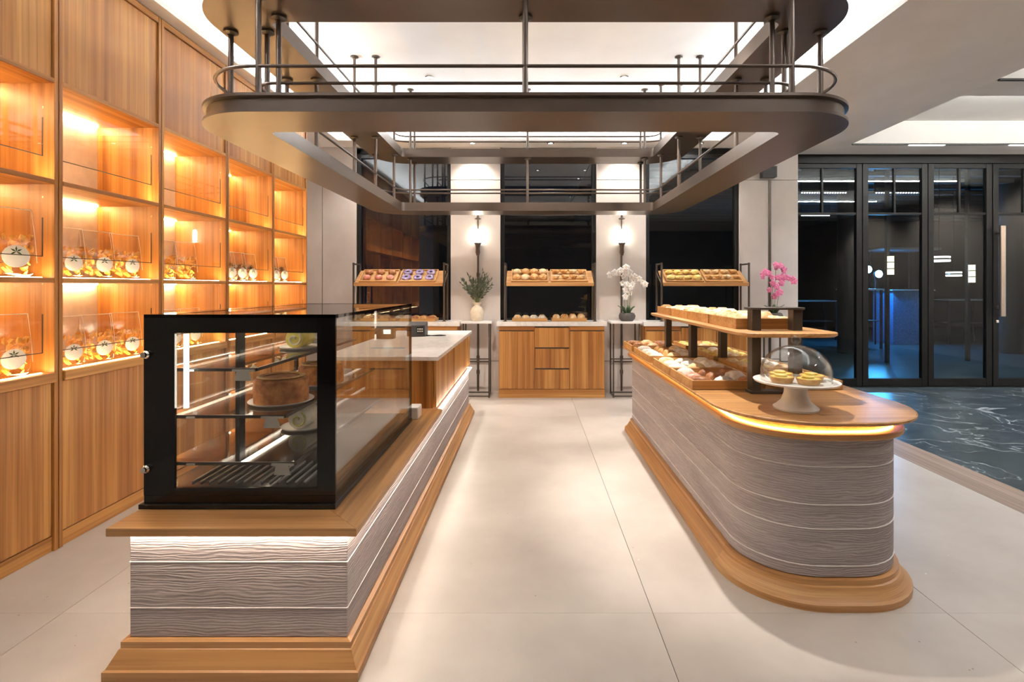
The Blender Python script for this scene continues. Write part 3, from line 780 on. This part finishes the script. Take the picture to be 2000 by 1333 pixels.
PR = {'bun': ('round_bun', 'golden bun', [blob('round_bun', 'bread_gold', .045, .045, .038, .03, seed=1), blob('round_bun', 'bread_pale', .047, .044, .036, .05, seed=2)]),
      'donut': ('ring_donut', 'purple donut', [torus('ring_donut', 'glaze_purple', .030, .016)]),
      'pinkbun': ('glazed_bun', 'glazed bun', [blob('glazed_bun', 'glaze_pink', .045, .038, .030, .06, seed=3), blob('glazed_bun', 'bread_brown', .045, .038, .030, .06, seed=9)]),
      'croissant': ('croissant', 'golden croissant', [croissant('croissant', 'bread_gold'), croissant('croissant', 'bread_pale')]),
      'loaf': ('bread_loaf', 'crusty loaf', [loaf('bread_loaf', 'bread_gold'), loaf('bread_loaf', 'bread_brown')]),
      'sugar': ('sugared_bread', 'sugared bread', [blob('sugared_bread', 'bread_sugar', .05, .04, .036, .09, seed=4), loaf('sugared_bread', 'bread_sugar'), blob('sugared_bread', 'bread_pale', .05, .04, .036, .07, seed=8)]),
      'cheese': ('cheese_bread', 'cheese bread', [blob('cheese_bread', 'bread_cheese', .05, .042, .033, .09, seed=6), loaf('cheese_bread', 'bread_cheese')]),
      'brown': ('chocolate_bread', 'dark brown bread', [blob('chocolate_bread', 'bread_brown', .055, .038, .035, .1, seed=7), croissant('chocolate_bread', 'bread_brown')]),
      'wrap': ('wrapped_bread', 'wrapped bread', [blob('wrapped_bread', 'bread_pale', .052, .040, .040, .10, seed=5), blob('wrapped_bread', 'bread_gold', .050, .042, .038, .10, seed=11), blob('wrapped_bread', 'bread_sugar', .050, .042, .038, .10, seed=12), blob('wrapped_bread', 'bread_pale', .048, .044, .042, .12, seed=13)])}
for k in PR:
    for o in PR[k][2]:
        C.objects.unlink(o)
        vs_ = o.data.vertices
        cx = (min(q.co.x for q in vs_) + max(q.co.x for q in vs_)) / 2; cy = (min(q.co.y for q in vs_) + max(q.co.y for q in vs_)) / 2; mz = min(q.co.z for q in vs_)
        for q in vs_: q.co.x -= cx; q.co.y -= cy; q.co.z -= mz
RB = random.Random(21)
def fill(T, kinds, nx, ny, w_, dp, where, s=1.0, z0=.0125, zj=0, zs=1.0):
    M = Matrix.LocRotScale(T.location, T.rotation_euler, None)
    for i in range(nx):
        for j in range(ny):
            kind = kinds[(i + j * 2) % len(kinds)] if len(kinds) > 1 else kinds[0]
            nm, ds, protos = PR[kind]
            o = RB.choice(protos).copy(); C.objects.link(o); o.name = nm
            px = -w_ / 2 + .012 + (w_ - .024) * (i + .5) / nx; py = .012 + (dp - .024) * (j + .5) / ny
            rz = RB.uniform(-.5, .5) if kind != 'bun' else RB.uniform(0, 6)
            if kind == 'loaf': rz = RB.uniform(-.15, .15) + (PI / 2 if (w_ / nx) < .10 else 0)
            sc = s * RB.uniform(.93, 1.05)
            cr_, sr_ = math.cos(rz), math.sin(rz)
            ex = 2 * max(abs(q.co.x * cr_ - q.co.y * sr_) for q in o.data.vertices); ey = 2 * max(abs(q.co.x * sr_ + q.co.y * cr_) for q in o.data.vertices)
            sc = min(sc, .985 * (w_ - .026) / nx / ex, .985 * (dp - .026) / ny / ey)
            o.matrix_world = M @ Matrix.LocRotScale(Vector((px, py, z0 + zj * RB.random())), Euler((0, 0, rz)), Vector((sc, sc, sc * zs)))
            cn = {3: ('leftmost', 'middle', 'rightmost'), 4: ('leftmost', 'second from left', 'third from left', 'rightmost')}[nx][i]
            rn_ = {2: ('front', 'rear'), 3: ('front', 'middle', 'rear'), 4: ('front', 'second', 'third', 'rear')}[ny][j]
            tag(o, '%s, %s in %s row of %s' % (ds, cn, rn_, where), 'bread', '%ss in %s' % (ds, where))
# island top: eight large trays
trk = [[('brown', 'sugar', 'pinkbun'), ('sugar',), ('sugar', 'bun'), ('brown', 'bun')], [('bun', 'sugar'), ('sugar', 'cheese'), ('cheese', 'sugar'), ('cheese', 'bun')]]
col_n = ['left', 'right']; row_n = ['front', 'second', 'third', 'rear']
for c_ in range(2):
    for r_, (y, dp) in enumerate(((2.765, .44), (3.215, .44), (3.745, .57), (4.405, .39))):
        x, wd = ((1.078, .395), (1.52, .345))[c_]
        T = tray(x, y, ZI, wd, dp, .05, 'wide paper-lined bread tray on the island top, %s tray of the %s column' % (row_n[r_], col_n[c_]), 'wide bread trays on the island top', paper=True)
        fill(T, trk[c_][r_], 3, 4 if dp > .5 else 3, wd, dp, 'the %s %s island tray' % (row_n[r_], col_n[c_]), 1.16 if c_ == 0 else 1.02, .0125)
# island shelf: four trays
nn = ['nearest', 'second', 'third', 'farthest']
for k in range(4):
    y = 2.745 + k * .425
    T = tray(1.275, y, ZS, .335, .41, .058, '%s of four deep wooden trays in a row on the raised island shelf' % nn[k], 'deep trays on the raised shelf')
    fill(T, ('wrap',), 3, 4, .335, .41, 'the %s raised shelf tray' % nn[k], 1.12, .0125, .02)

# ---- cake stand, dome, tarts
KX, KY = 1.215, 2.335
o = MB((KX, KY, ZI)).lathe([(0, ZI + .001), (.094, ZI + .001), (.096, ZI + .010), (.082, ZI + .020), (.062, ZI + .04), (.050, ZI + .075), (.048, ZI + .105), (.06, ZI + .112),
    (.12, ZI + .116), (.176, ZI + .124), (.180, ZI + .132), (.172, ZI + .134), (.15, ZI + .128), (0, ZI + .126)], (KX, KY, 0), 40, caps=False).build('cake_stand', 'ceramic', smooth=True)
tag(o, 'white ceramic pedestal cake stand on the near end of the island', 'cake stand')
ZP = ZI + .1275
G = thing('glass_dome', 'clear glass dome with round knob over the lemon tarts', 'glass dome', (KX, KY, ZP))
pr = [(.147, ZP + .004), (.149, ZP + .03)]
for i in range(1, 10):
    t = i / 10 * PI / 2; pr.append((.149 * math.cos(t), ZP + .04 + .125 * math.sin(t)))
inner = [(max(r_ - .004, .001), z - .003) for r_, z in reversed(pr)]
MB(G.location).lathe(pr + inner, (KX, KY, 0), 40, closed=True).build('dome_shell', 'glass', G, smooth=True)
MB(G.location).lathe([(.012, ZP + .163), (.010, ZP + .170), (.018, ZP + .178), (.022, ZP + .190), (.018, ZP + .202), (.006, ZP + .208), (0, ZP + .208)], (KX, KY, 0), 20, caps=False).build('dome_knob', 'glass', G, smooth=True)
for k, (dx, dy) in enumerate(((-.035, .068), (.018, -.074), (.080, .012), (-.078, -.028))):
    T = thing('lemon_tart', ['rear left', 'front middle', 'front right', 'front left'][k] + ' small lemon tart with glazed yellow top under the glass dome', 'tart', (KX + dx, KY + dy, ZP), 'lemon tarts under the dome')
    MB(T.location).lathe([(0, ZP), (.042, ZP), (.052, ZP + .026), (.049, ZP + .028), (.043, ZP + .018), (0, ZP + .020)], (KX + dx, KY + dy, 0), 20, caps=False).build('crust', 'tart_crust', T, smooth=True)
    MB(T.location).lathe([(0, ZP + .0185), (.0435, ZP + .0185), (.0465, ZP + .025), (0, ZP + .030)], (KX + dx, KY + dy, 0), 20, caps=False).build('filling', 'lemon', T, smooth=True)
    MB(T.location).lathe([(0, ZP + .028), (.026, ZP + .028), (.026, ZP + .035), (0, ZP + .037)], (KX + dx - .004, KY + dy, 0), 14, caps=False).build('lemon_slice', 'bread_cheese', T, smooth=True)

# ================================================================== back cabinets, worktops, racks
cw = 1.29
backs = [(-2.155, 'left'), (-.375, 'middle'), (1.405, 'right')]
def back_cab(x, nm):
    T = thing('base_cabinet', 'wooden base cabinet with two doors and three drawers under the %s window' % nm, 'cabinet', (x + cw / 2, 6.35, 0), 'wooden base cabinets under the windows')
    def b(n, mt, x0, x1, y0, y1, z0, z1, bv=.002): return bx(T, n, mt, x + x0, x + x1, y0, y1, z0, z1, bv)
    b('carcass', 'wood_z', .004, cw - .004, 6.222, 6.498, .0, .868, 0)
    b('plinth', 'wood_x', .0, cw, 6.208, 6.222, 0, .10)
    zt = .866
    for a, c_, hl in ((.012, .430, 1), (.866, cw - .012, -1)):
        dr = b('door', 'wood_z', a, c_, 6.204, 6.222, .108, zt - .06)
        sub(dr, T, 'door_pull', 'bronze_dark', x + a, x + c_, 6.212, 6.222, zt - .058, zt - .048)
        b('top_fascia', 'wood_x', a, c_, 6.204, 6.222, zt - .046, zt)
    for z0, z1 in ((.108, .342), (.360, .594), (.612, .848)):
        dr = b('drawer', 'wood_z', .440, .856, 6.204, 6.222, z0, z1)
        sub(dr, T, 'drawer_pull', 'bronze_dark', x + .440, x + .856, 6.212, 6.222, z1 + .001, z1 + .017)
    o = MB((x + cw / 2, 6.35, .87)).box(x - .022, x + cw + .022, 6.185, 6.499, .8695, .925).build('marble_worktop', 'marble', bevel=.003)
    tag(o, 'white marble worktop on the wooden cabinet under the %s window' % nm, 'worktop', 'marble worktops under the windows')
for x, nm in backs: back_cab(x, nm)
ZB = .925
def rack(x0, x1, nm):
    T = thing('bread_rack', 'steel rack with slanted wooden bread shelf on the %s worktop' % nm, 'rack', ((x0 + x1) / 2, 6.3, ZB), 'steel bread racks on the worktops')
    for x in (x0, x1):
        MB(T.location).tube([(x, 6.215, ZB + .001), (x, 6.215, 1.64)], .013, 8).build('post', 'bronze_dark', T, smooth=True)
        MB(T.location).tube([(x, 6.46, ZB + .001), (x, 6.46, 1.64)], .013, 8).build('post', 'bronze_dark', T, smooth=True)
        MB(T.location).tube([(x, 6.20, 1.625), (x, 6.475, 1.625)], .010, 8).build('arm', 'bronze_dark', T, smooth=True)
        MB(T.location).lathe([(0, ZB), (.024, ZB), (.024, ZB + .008), (.014, ZB + .012)], (x, 6.215, 0), 12, caps=False).build('foot', 'bronze_dark', T, smooth=True)
        MB(T.location).tube([(x, 6.20, 1.365), (x, 6.475, 1.53)], .008, 6).build('shelf_arm', 'bronze_dark', T, smooth=True)
    # slanted board: profile in y,z
    pr = [(6.175, 1.355), (6.175, 1.395), (6.19, 1.402), (6.195, 1.388), (6.44, 1.548), (6.44, 1.525), (6.20, 1.368), (6.20, 1.355)]
    mb = MB(T.location); mb.rings([[(xx, y, z) for y, z in pr] for xx in (x0 + .016, x1 - .016)]); mb.build('slanted_shelf', 'trim_wood_x', T)
    return T
rk = [(-2.135, -1.035, 'left', -1.84, -1.36), (-.295, .795, 'middle', .005, .485), (1.605, 2.665, 'right', 1.885, 2.36)]
rk_kind = {'left': ('pinkbun', 'donut'), 'middle': ('bun', 'croissant'), 'right': ('cheese', 'croissant')}
ct_kind = {'left': ('loaf', 'loaf'), 'middle': ('sugar', 'bun'), 'right': ('bun', 'loaf')}
ang = math.atan2(.16, .245)
for x0, x1, nm, ca, cb in rk:
    rack(x0, x1, nm)
    for k, xc in enumerate((ca, cb)):
        sd = ('left', 'right')[k]
        T = tray(xc, 6.198, 1.399, .45, .265, .026, 'shallow wooden bread tray tilted on the %s rack, %s of two' % (nm, sd), 'tilted trays on the racks', ang)
        kd = rk_kind[nm][k]
        fill(T, (kd,), 3 if kd in ('donut', 'pinkbun') else 4, 2, .45, .265, 'the %s tray of the %s rack' % (sd, nm), 1.28 if kd == 'donut' else 1.17, .0125)
        T = tray(xc, 6.225, ZB, .43, .225, .036, 'wooden bread tray lying on the %s worktop, %s of two' % (nm, sd), 'flat trays on the worktops')
        kd = ct_kind[nm][k]
        fill(T, (kd,), 4, 2, .43, .225, 'the %s tray on the %s worktop' % (sd, nm), 1.25 if kd != 'loaf' else 1.0, .0125, zs=1.45)

# ================================================================== side tables, lamps, plants
def side_table(x, nm):
    T = thing('side_table', 'slim steel side table with white marble top under %s' % nm, 'side table', (x, 6.33, 0), 'slim marble side tables')
    bx(T, 'table_top', 'marble', x - .19, x + .19, 6.19, 6.475, .90, .925, .003)
    for sx in (-.155, .155):
        for y in (6.21, 6.445): bx(T, 'leg', 'bronze_dark', x + sx - .008, x + sx + .008, y - .008, y + .008, .001, .90)
        bx(T, 'stretcher', 'bronze_dark', x + sx - .007, x + sx + .007, 6.218, 6.437, .012, .026)
    for y in (6.21, 6.445):
        bx(T, 'stretcher', 'bronze_dark', x - .147, x + .147, y - .006, y + .006, .43, .444)
        bx(T, 'stretcher', 'bronze_dark', x - .147, x + .147, y - .006, y + .006, .012, .026)
TX = [-.645, 1.175, 3.0]
side_table(TX[0], 'the vase of olive branches'); side_table(TX[1], 'the white orchid'); side_table(TX[2], 'the pink orchid')
def sconce(x, nm):
    T = thing('wall_lamp', 'tall bronze wall lamp with glowing tube on the pier behind %s' % nm, 'lamp', (x, 6.45, .03), 'tall bronze wall lamps')
    y = 6.478
    MB(T.location).tube([(x, y, .03), (x, y, 1.86)], .0125, 8).build('rod', 'bronze_dark', T, smooth=True)
    MB(T.location).tube([(x, y, 2.05), (x, y, 2.24)], .006, 8).build('upper_rod', 'bronze_dark', T, smooth=True)
    MB(T.location).lathe([(.018, 1.74), (.030, 1.78), (.026, 1.83), (.032, 1.875), (.046, 1.892), (.046, 1.90), (.0, 1.90)], (x, y - .03, 0), 14, caps=True).build('cup', 'bronze', T, smooth=True)
    MB(T.location).lathe([(.022, 1.9005), (.024, 1.95), (.022, 2.05), (.010, 2.07)], (x, y - .03, 0), 14).build('glow_tube', 'lamp_glow', T, smooth=True)
    MB(T.location).lathe([(.006, 2.19), (.04, 2.20), (.042, 2.207), (.016, 2.22), (.012, 2.25), (0, 2.26)], (x, y - .02, 0), 14, caps=False).build('finial', 'bronze', T, smooth=True)
    for z in (1.50, .45, .27):
        MB(T.location).lathe([(.0126, z - .03), (.020, z - .022), (.020, z + .022), (.0126, z + .03)], (x, y, 0), 10, caps=False).build('collar', 'bronze', T, smooth=True)
        MB(T.location).tube([(x, y, z), (x, 6.5, z)], .008, 6).build('wall_bracket', 'bronze_dark', T)
sconce(TX[0] - .005, 'the olive branches'); sconce(TX[1] - .01, 'the white orchid')
# vase with olive branches
VX, VY, VZ = TX[0], 6.32, .925
o = MB((VX, VY, VZ)).lathe([(0, VZ + .001), (.062, VZ + .001), (.080, VZ + .05), (.084, VZ + .11), (.066, VZ + .16), (.038, VZ + .185), (.036, VZ + .20), (.056, VZ + .228), (.050, VZ + .228), (.030, VZ + .20), (0, VZ + .19)], (VX, VY, 0), 28, caps=False).build('vase', 'vase_ceramic', smooth=True)
tag(o, 'cream ceramic vase on the side table between left and middle windows', 'vase')
OB = thing('olive_branches', 'bunch of grey green olive branches standing in the cream vase', 'plant', (VX, VY, VZ + .20))
rnd = random.Random(5)
leafmb = MB(OB.location)
def leaf(mb, p, dirv, L, wd):
    dirv = dirv.normalized(); sd = dirv.cross(Vector((rnd.uniform(-1, 1), rnd.uniform(-1, 1), rnd.uniform(-1, 1)))).normalized(); nrm = dirv.cross(sd)
    mb.add([p, p + dirv * L * .5 + sd * wd, p + dirv * L, p + dirv * L * .5 - sd * wd, p + dirv * L * .5 + nrm * wd * .3], [(0, 1, 4), (1, 2, 4), (2, 3, 4), (3, 0, 4)])
for k in range(30):
    a = rnd.uniform(0, 2 * PI); sp_ = rnd.uniform(.05, .29); hh = rnd.uniform(.24, .44) * (1.12 - sp_ * 1.5)
    p0 = Vector((VX, VY, VZ + .195)); p2 = Vector((VX + sp_ * math.cos(a), VY + min(sp_ * math.sin(a) * .55, .09), VZ + .20 + hh)); p1 = (p0 + p2) / 2 + Vector((-(p2 - p0).x * .15, -(p2 - p0).y * .15, .04))
    pts = [p0 * (1 - t) ** 2 + p1 * 2 * t * (1 - t) + p2 * t * t for t in [i / 6 for i in range(7)]]
    MB(OB.location).tube(pts, .0022, 5).build('branch', 'stem', OB)
    for i in range(24):
        t = rnd.uniform(.25, 1.0); q = p0 * (1 - t) ** 2 + p1 * 2 * t * (1 - t) + p2 * t * t
        leaf(leafmb, q, (p2 - p0).normalized() + Vector((rnd.uniform(-.9, .9), rnd.uniform(-.9, .5), rnd.uniform(-.4, .5))), rnd.uniform(.035, .062), .0075)
leafmb.build('leaves', 'leaf_olive', OB, kind='stuff')
# orchids
def orchid(x, y, z, mat, label, stems, seed, cat='orchid'):
    T = thing('potted_orchid', label, cat, (x, y, z), None)
    rn = random.Random(seed)
    pot = MB(T.location).lathe([(0, z + .001), (.070, z + .001), (.098, z + .03), (.104, z + .065), (.090, z + .095), (.078, z + .10), (.074, z + .09), (0, z + .085)], (x, y, 0), 18, caps=False).build('pot', 'pot_stone', T, smooth=True)
    for k in range(7):
        a = k * 2 * PI / 7 + .3; L = rn.uniform(.13, .17); rs = []
        mb = MB(T.location); d_ = Vector((math.cos(a), math.sin(a) * .8, 0)); sd = Vector((-d_.y, d_.x, 0)).normalized()
        row = []
        for i in range(6):
            t = i / 5; c_ = Vector((x, y, z + .085)) + d_ * (.03 + L * .55 * t) + Vector((0, 0, L * (1.1 * t - .45 * t * t))); wd = .026 * math.sin(PI * min(.08 + t * .92, .985)) ** .7
            row += [c_ - sd * wd + Vector((0, 0, .006)), c_, c_ + sd * wd + Vector((0, 0, .006))]
        mb.add(row, [(3 * i + j, 3 * i + j + 1, 3 * i + j + 4, 3 * i + j + 3) for i in range(5) for j in range(2)])
        o = mb.build('leaf', 'leaf_green', T, smooth=True); md = o.modifiers.new('s', 'SOLIDIFY'); md.thickness = .003
    for (dx, hh, ex, fl_) in stems:
        p0 = Vector((x + dx * .3, y, z + .09)); p1 = Vector((x + dx, y, z + hh)); p2 = Vector((x + ex, y - .04, z + hh - .02)); pc = p0.lerp(p1, .9) + Vector((0, 0, .0))
        pts = [p0.lerp(p1, t / 5) for t in range(6)] + [p1.lerp(p2, t / 5) + Vector((0, 0, .05 * math.sin(PI * t / 5))) for t in range(1, 6)]
        MB(T.location).tube(pts, .003, 5).build('flower_stem', 'stem', T, smooth=True)
        for f_ in range(fl_):
            t = 3.2 + 7 * f_ / max(fl_ - 1, 1); i0 = min(int(t), 9); p = pts[i0].lerp(pts[min(i0 + 1, 10)], t - i0)
            c_ = p + Vector((rn.uniform(-.03, .03), -.02 + rn.uniform(-.02, .02), rn.uniform(-.03, .015)))
            F = MB(T.location); n0 = Vector((rn.uniform(-.5, .5), -1, rn.uniform(-.2, .4))).normalized(); u = n0.cross(Vector((0, 0, 1))).normalized(); v_ = u.cross(n0)
            s_ = rn.uniform(.036, .047)
            for q in range(5):
                a = q * 2 * PI / 5 + .3; dr = u * math.cos(a) + v_ * math.sin(a); sd = u * -math.sin(a) + v_ * math.cos(a); ww = s_ * (.62 if q % 2 else .48)
                F.add([c_, c_ + dr * s_ * .55 + sd * ww - n0 * .002, c_ + dr * s_ * 1.08 - n0 * .004, c_ + dr * s_ * .55 - sd * ww - n0 * .002, c_ + dr * s_ * .5 + n0 * .005], [(0, 1, 4), (1, 2, 4), (2, 3, 4), (3, 0, 4)])
            fo = F.build('flower', mat, T)
            MB(T.location).lathe([(0, -.004), (.006, 0), (.004, .010), (0, .012)], c_ + n0 * .004, 6, axis='y', caps=False).build('flower_lip', 'petal_core', fo)
orchid(TX[1] + .03, 6.32, .925, 'petal_white', 'white flowering orchid in a dark stone pot on the side table by the middle pier',
       [(-.06, .58, -.20, 9), (.02, .62, -.02, 8), (.06, .50, .22, 7), (.0, .44, .05, 4)], 3)
orchid(TX[2] + .02, 6.32, .925, 'petal_pink', 'pink flowering orchid standing behind the raised bread shelf at the right pier',
       [(-.06, .56, -.17, 8), (.02, .66, .10, 9), (.08, .52, .21, 8), (-.02, .40, .02, 4)], 8)
# wall speaker on the right pier
SPK = thing('wall_speaker', 'small black box speaker high on the right pier', 'speaker', (3.0, 6.46, 2.80))
bx(SPK, 'housing', 'dark_plastic', 2.92, 3.10, 6.40, 6.499, 2.72, 2.86, .006); bx(SPK, 'grille', 'black_metal', 2.932, 3.088, 6.394, 6.40, 2.732, 2.848)

# ================================================================== beyond the glass: dark lobby
for nm, mt, b in (('floor.002', 'lobby_floor', (-3.2, 16.5, 7.0, 17, -.06, -.003)), ('ceiling.001', 'lobby_dark', (1.2, 16.5, 7.05, 17, 3.75, 3.8)), ('wall_lobby', 'lobby_dark', (-3.2, 16.5, 17, 17.1, -.05, 3.8))):
    wallbox(nm, mt, *b)
LC = struct('trim_4', (8, 11, 3.5))
for k in range(14):
    bx(LC, 'beam', 'lobby_beam', 1.4, 16.4, 7.6 + k * .65, 7.72 + k * .65, 3.42, 3.5)
for k, (x, y, ln) in enumerate(((5.3, 10.0, .9), (6.75, 10.0, .95), (7.0, 13.2, .75), (3.0, 9.6, .5))):
    T = thing('dotted_light', ['leftmost row of tiny white ceiling lights seen through the glass doors', 'right row of tiny white ceiling lights beyond the second glass door', 'lower far row of tiny white lights beyond the first glass door', 'short row of tiny white lights seen through the right window'][k], 'ceiling light', (x, y, 3.18), 'rows of tiny lights in the lobby')
    bx(T, 'track', 'lobby_dark', x, x + ln, y - .03, y + .03, 3.19, 3.75)
    mb = MB(T.location)
    for q in range(18):
        xx = x + ln * (q + .5) / 18; mb.box(xx - .010, xx + .010, y - .010, y + .010, 3.17, 3.19)
    mb.build('bulbs', 'dot_glow', T, kind='stuff')
for k, (x, y, z, h) in enumerate(((6.35, 9.0, 1.72, .34), (7.95, 9.2, 1.58, .33))):
    T = thing('lantern_lamp', ['glowing lantern beyond the second glass door, near the blue lights', 'glowing lantern beyond the third glass door, beside the dark column'][k], 'lamp', (x, y, z - h / 2), 'wall lanterns in the lobby')
    mb = MB(T.location).lathe([(.05, z - h / 2), (.05, z + h / 2)], (x, y, 0), 12); mb.build('glow_cylinder', 'lantern_glow', T, smooth=True)
    for q in range(4): MB(T.location).lathe([(.052, z - h / 2 + h * q / 3 - .008), (.057, z - h / 2 + h * q / 3 - .008), (.057, z - h / 2 + h * q / 3 + .008), (.052, z - h / 2 + h * q / 3 + .008)], (x, y, 0), 12, closed=True).build('band', 'black_metal', T)
    bx(T, 'lamp_post', 'lobby_dark', x - .025, x + .025, y + .058, y + .12, 0, 3.7)
for k, (x, y, z, r_) in enumerate(((7.6, 9.5, 1.86, .17), (9.2, 11.1, 1.62, .14))):
    T = thing('pendant_lamp', ['larger drum pendant lamp beyond the third glass door', 'smaller drum pendant lamp beyond the third glass door'][k], 'lamp', (x, y, z), 'drum pendants in the lobby')
    MB(T.location).lathe([(r_, z - .05), (r_, z - .015)], (x, y, 0), 16).build('lower_glow', 'pendant_glow', T)
    MB(T.location).lathe([(r_, z + .015), (r_, z + .05)], (x, y, 0), 16).build('upper_glow', 'pendant_glow', T)
    MB(T.location).lathe([(r_ * .97, z - .0145), (r_ * .97, z + .0145)], (x, y, 0), 16).build('band', 'black_metal', T)
    MB(T.location).tube([(x, y, z + .05), (x, y, 3.75)], .006, 6).build('cord', 'black_metal', T)
for k, (x, y, z) in enumerate(((7.9, 12.0, 1.75), (8.08, 11.9, 1.64))):
    T = thing('blue_spotlight', ['left of two bright blue spotlights seen through the second glass door', 'right of two bright blue spotlights seen through the second glass door'][k], 'spotlight', (x, y, 0), 'blue spotlights in the lobby')
    MB(T.location).tube([(x, y + .06, 0), (x, y + .06, z - .03)], .02, 6).build('stand', 'black_metal', T)
    MB(T.location).lathe([(.0, -.05), (.06, -.05), (.085, .06), (0, .06)], (x, y, z), 12, axis='y', caps=False).build('lamp_head', 'black_metal', T, smooth=True)
    MB(T.location).lathe([(.0, .061), (.085, .061), (.085, .066), (0, .066)], (x, y, z), 12, axis='y', caps=False).build('lens', 'blue_glow', T)
    l = bpy.data.lights.new('blue_lamp', 'POINT'); l.energy = 60; l.color = (.05, .42, 1.0); l.shadow_soft_size = .05
    lo = bpy.data.objects.new('blue_lamp', l); C.objects.link(lo); lo.location = (x, y - .12, z)
KS = thing('market_stall', 'blue lit stall with counter beyond the second glass door', 'stall', (8.9, 12.3, 0))
bx(KS, 'counter', 'blue_box', 8.45, 9.35, 11.9, 12.6, 0, 1.25, .01); bx(KS, 'counter_top', 'bracket_grey', 8.4, 9.4, 11.85, 12.65, 1.25, 1.28, .004)
bx(KS, 'roof', 'lobby_beam', 8.3, 9.5, 11.8, 12.8, 2.2, 2.25)
for xx in (8.4, 9.36): bx(KS, 'post', 'black_metal', xx, xx + .05, 12.6, 12.65, 1.28, 2.2)
for k, (x, y, ww, hh) in enumerate(((7.2, 13.2, 1.2, 1.0), (7.35, 11.4, .7, 1.3), (10.3, 12.2, 1.1, 1.05), (10.9, 9.6, .9, .8))):
    T = thing('market_table', ['long dark table beyond the first glass door', 'dark rack beyond the first glass door beside the jamb', 'dark table beyond the third glass door', 'dark table beyond the rightmost glass door'][k], 'table', (x, y, 0), 'dark tables in the lobby')
    bx(T, 'table_top', 'bracket_grey', x - ww / 2, x + ww / 2, y - .3, y + .3, hh - .03, hh)
    for sx in (-1, 1):
        for sy in (-.25, .25): bx(T, 'leg', 'kiosk_dark', x + sx * (ww / 2 - .04) - .02, x + sx * (ww / 2 - .04) + .02, y + sy - .02, y + sy + .02, 0, hh - .03)
    bx(T, 'shelf', 'kiosk_dark', x - ww / 2 + .06, x + ww / 2 - .06, y - .22, y + .22, hh * .45, hh * .45 + .02)
for k, x in enumerate((6.5, 9.75)):
    T = MB((x, 10.4, 0)).lathe([(.22, 0), (.22, 3.74)], (x, 10.4, 0), 16).build('lobby_column', 'lobby_dark', smooth=True)
    tag(T, ['dark round column beyond the first glass door, left of the blue lights', 'dark round column beyond the right glass doors'][k], 'column', 'lobby columns')
for x, y in ((5.5, 8.2), (8.5, 8.4), (3.0, 8.3), (9, 11)):
    spot('lobby_beam_light', (x, y, 3.35), 16, R(130), (.75, .88, 1.0), .1, (x, y, 0))
# unseen spots added as room fill, some washing the right wall for bounce
for x, y, e, tg in ((3.4, .8, 45, (3.4, .8, 0)), (-.1, -1.2, 60, (-.1, -1.2, 0)), (7.5, 1.5, 130, (8.2, 1.5, 1.6)), (7.5, 3.6, 130, (8.2, 3.6, 1.6)), (7.5, 5.6, 130, (8.2, 5.6, 1.6))):
    spot('soffit_fill', (x, y, ZC - .02), e, R(120), WARM2, .08, tg)
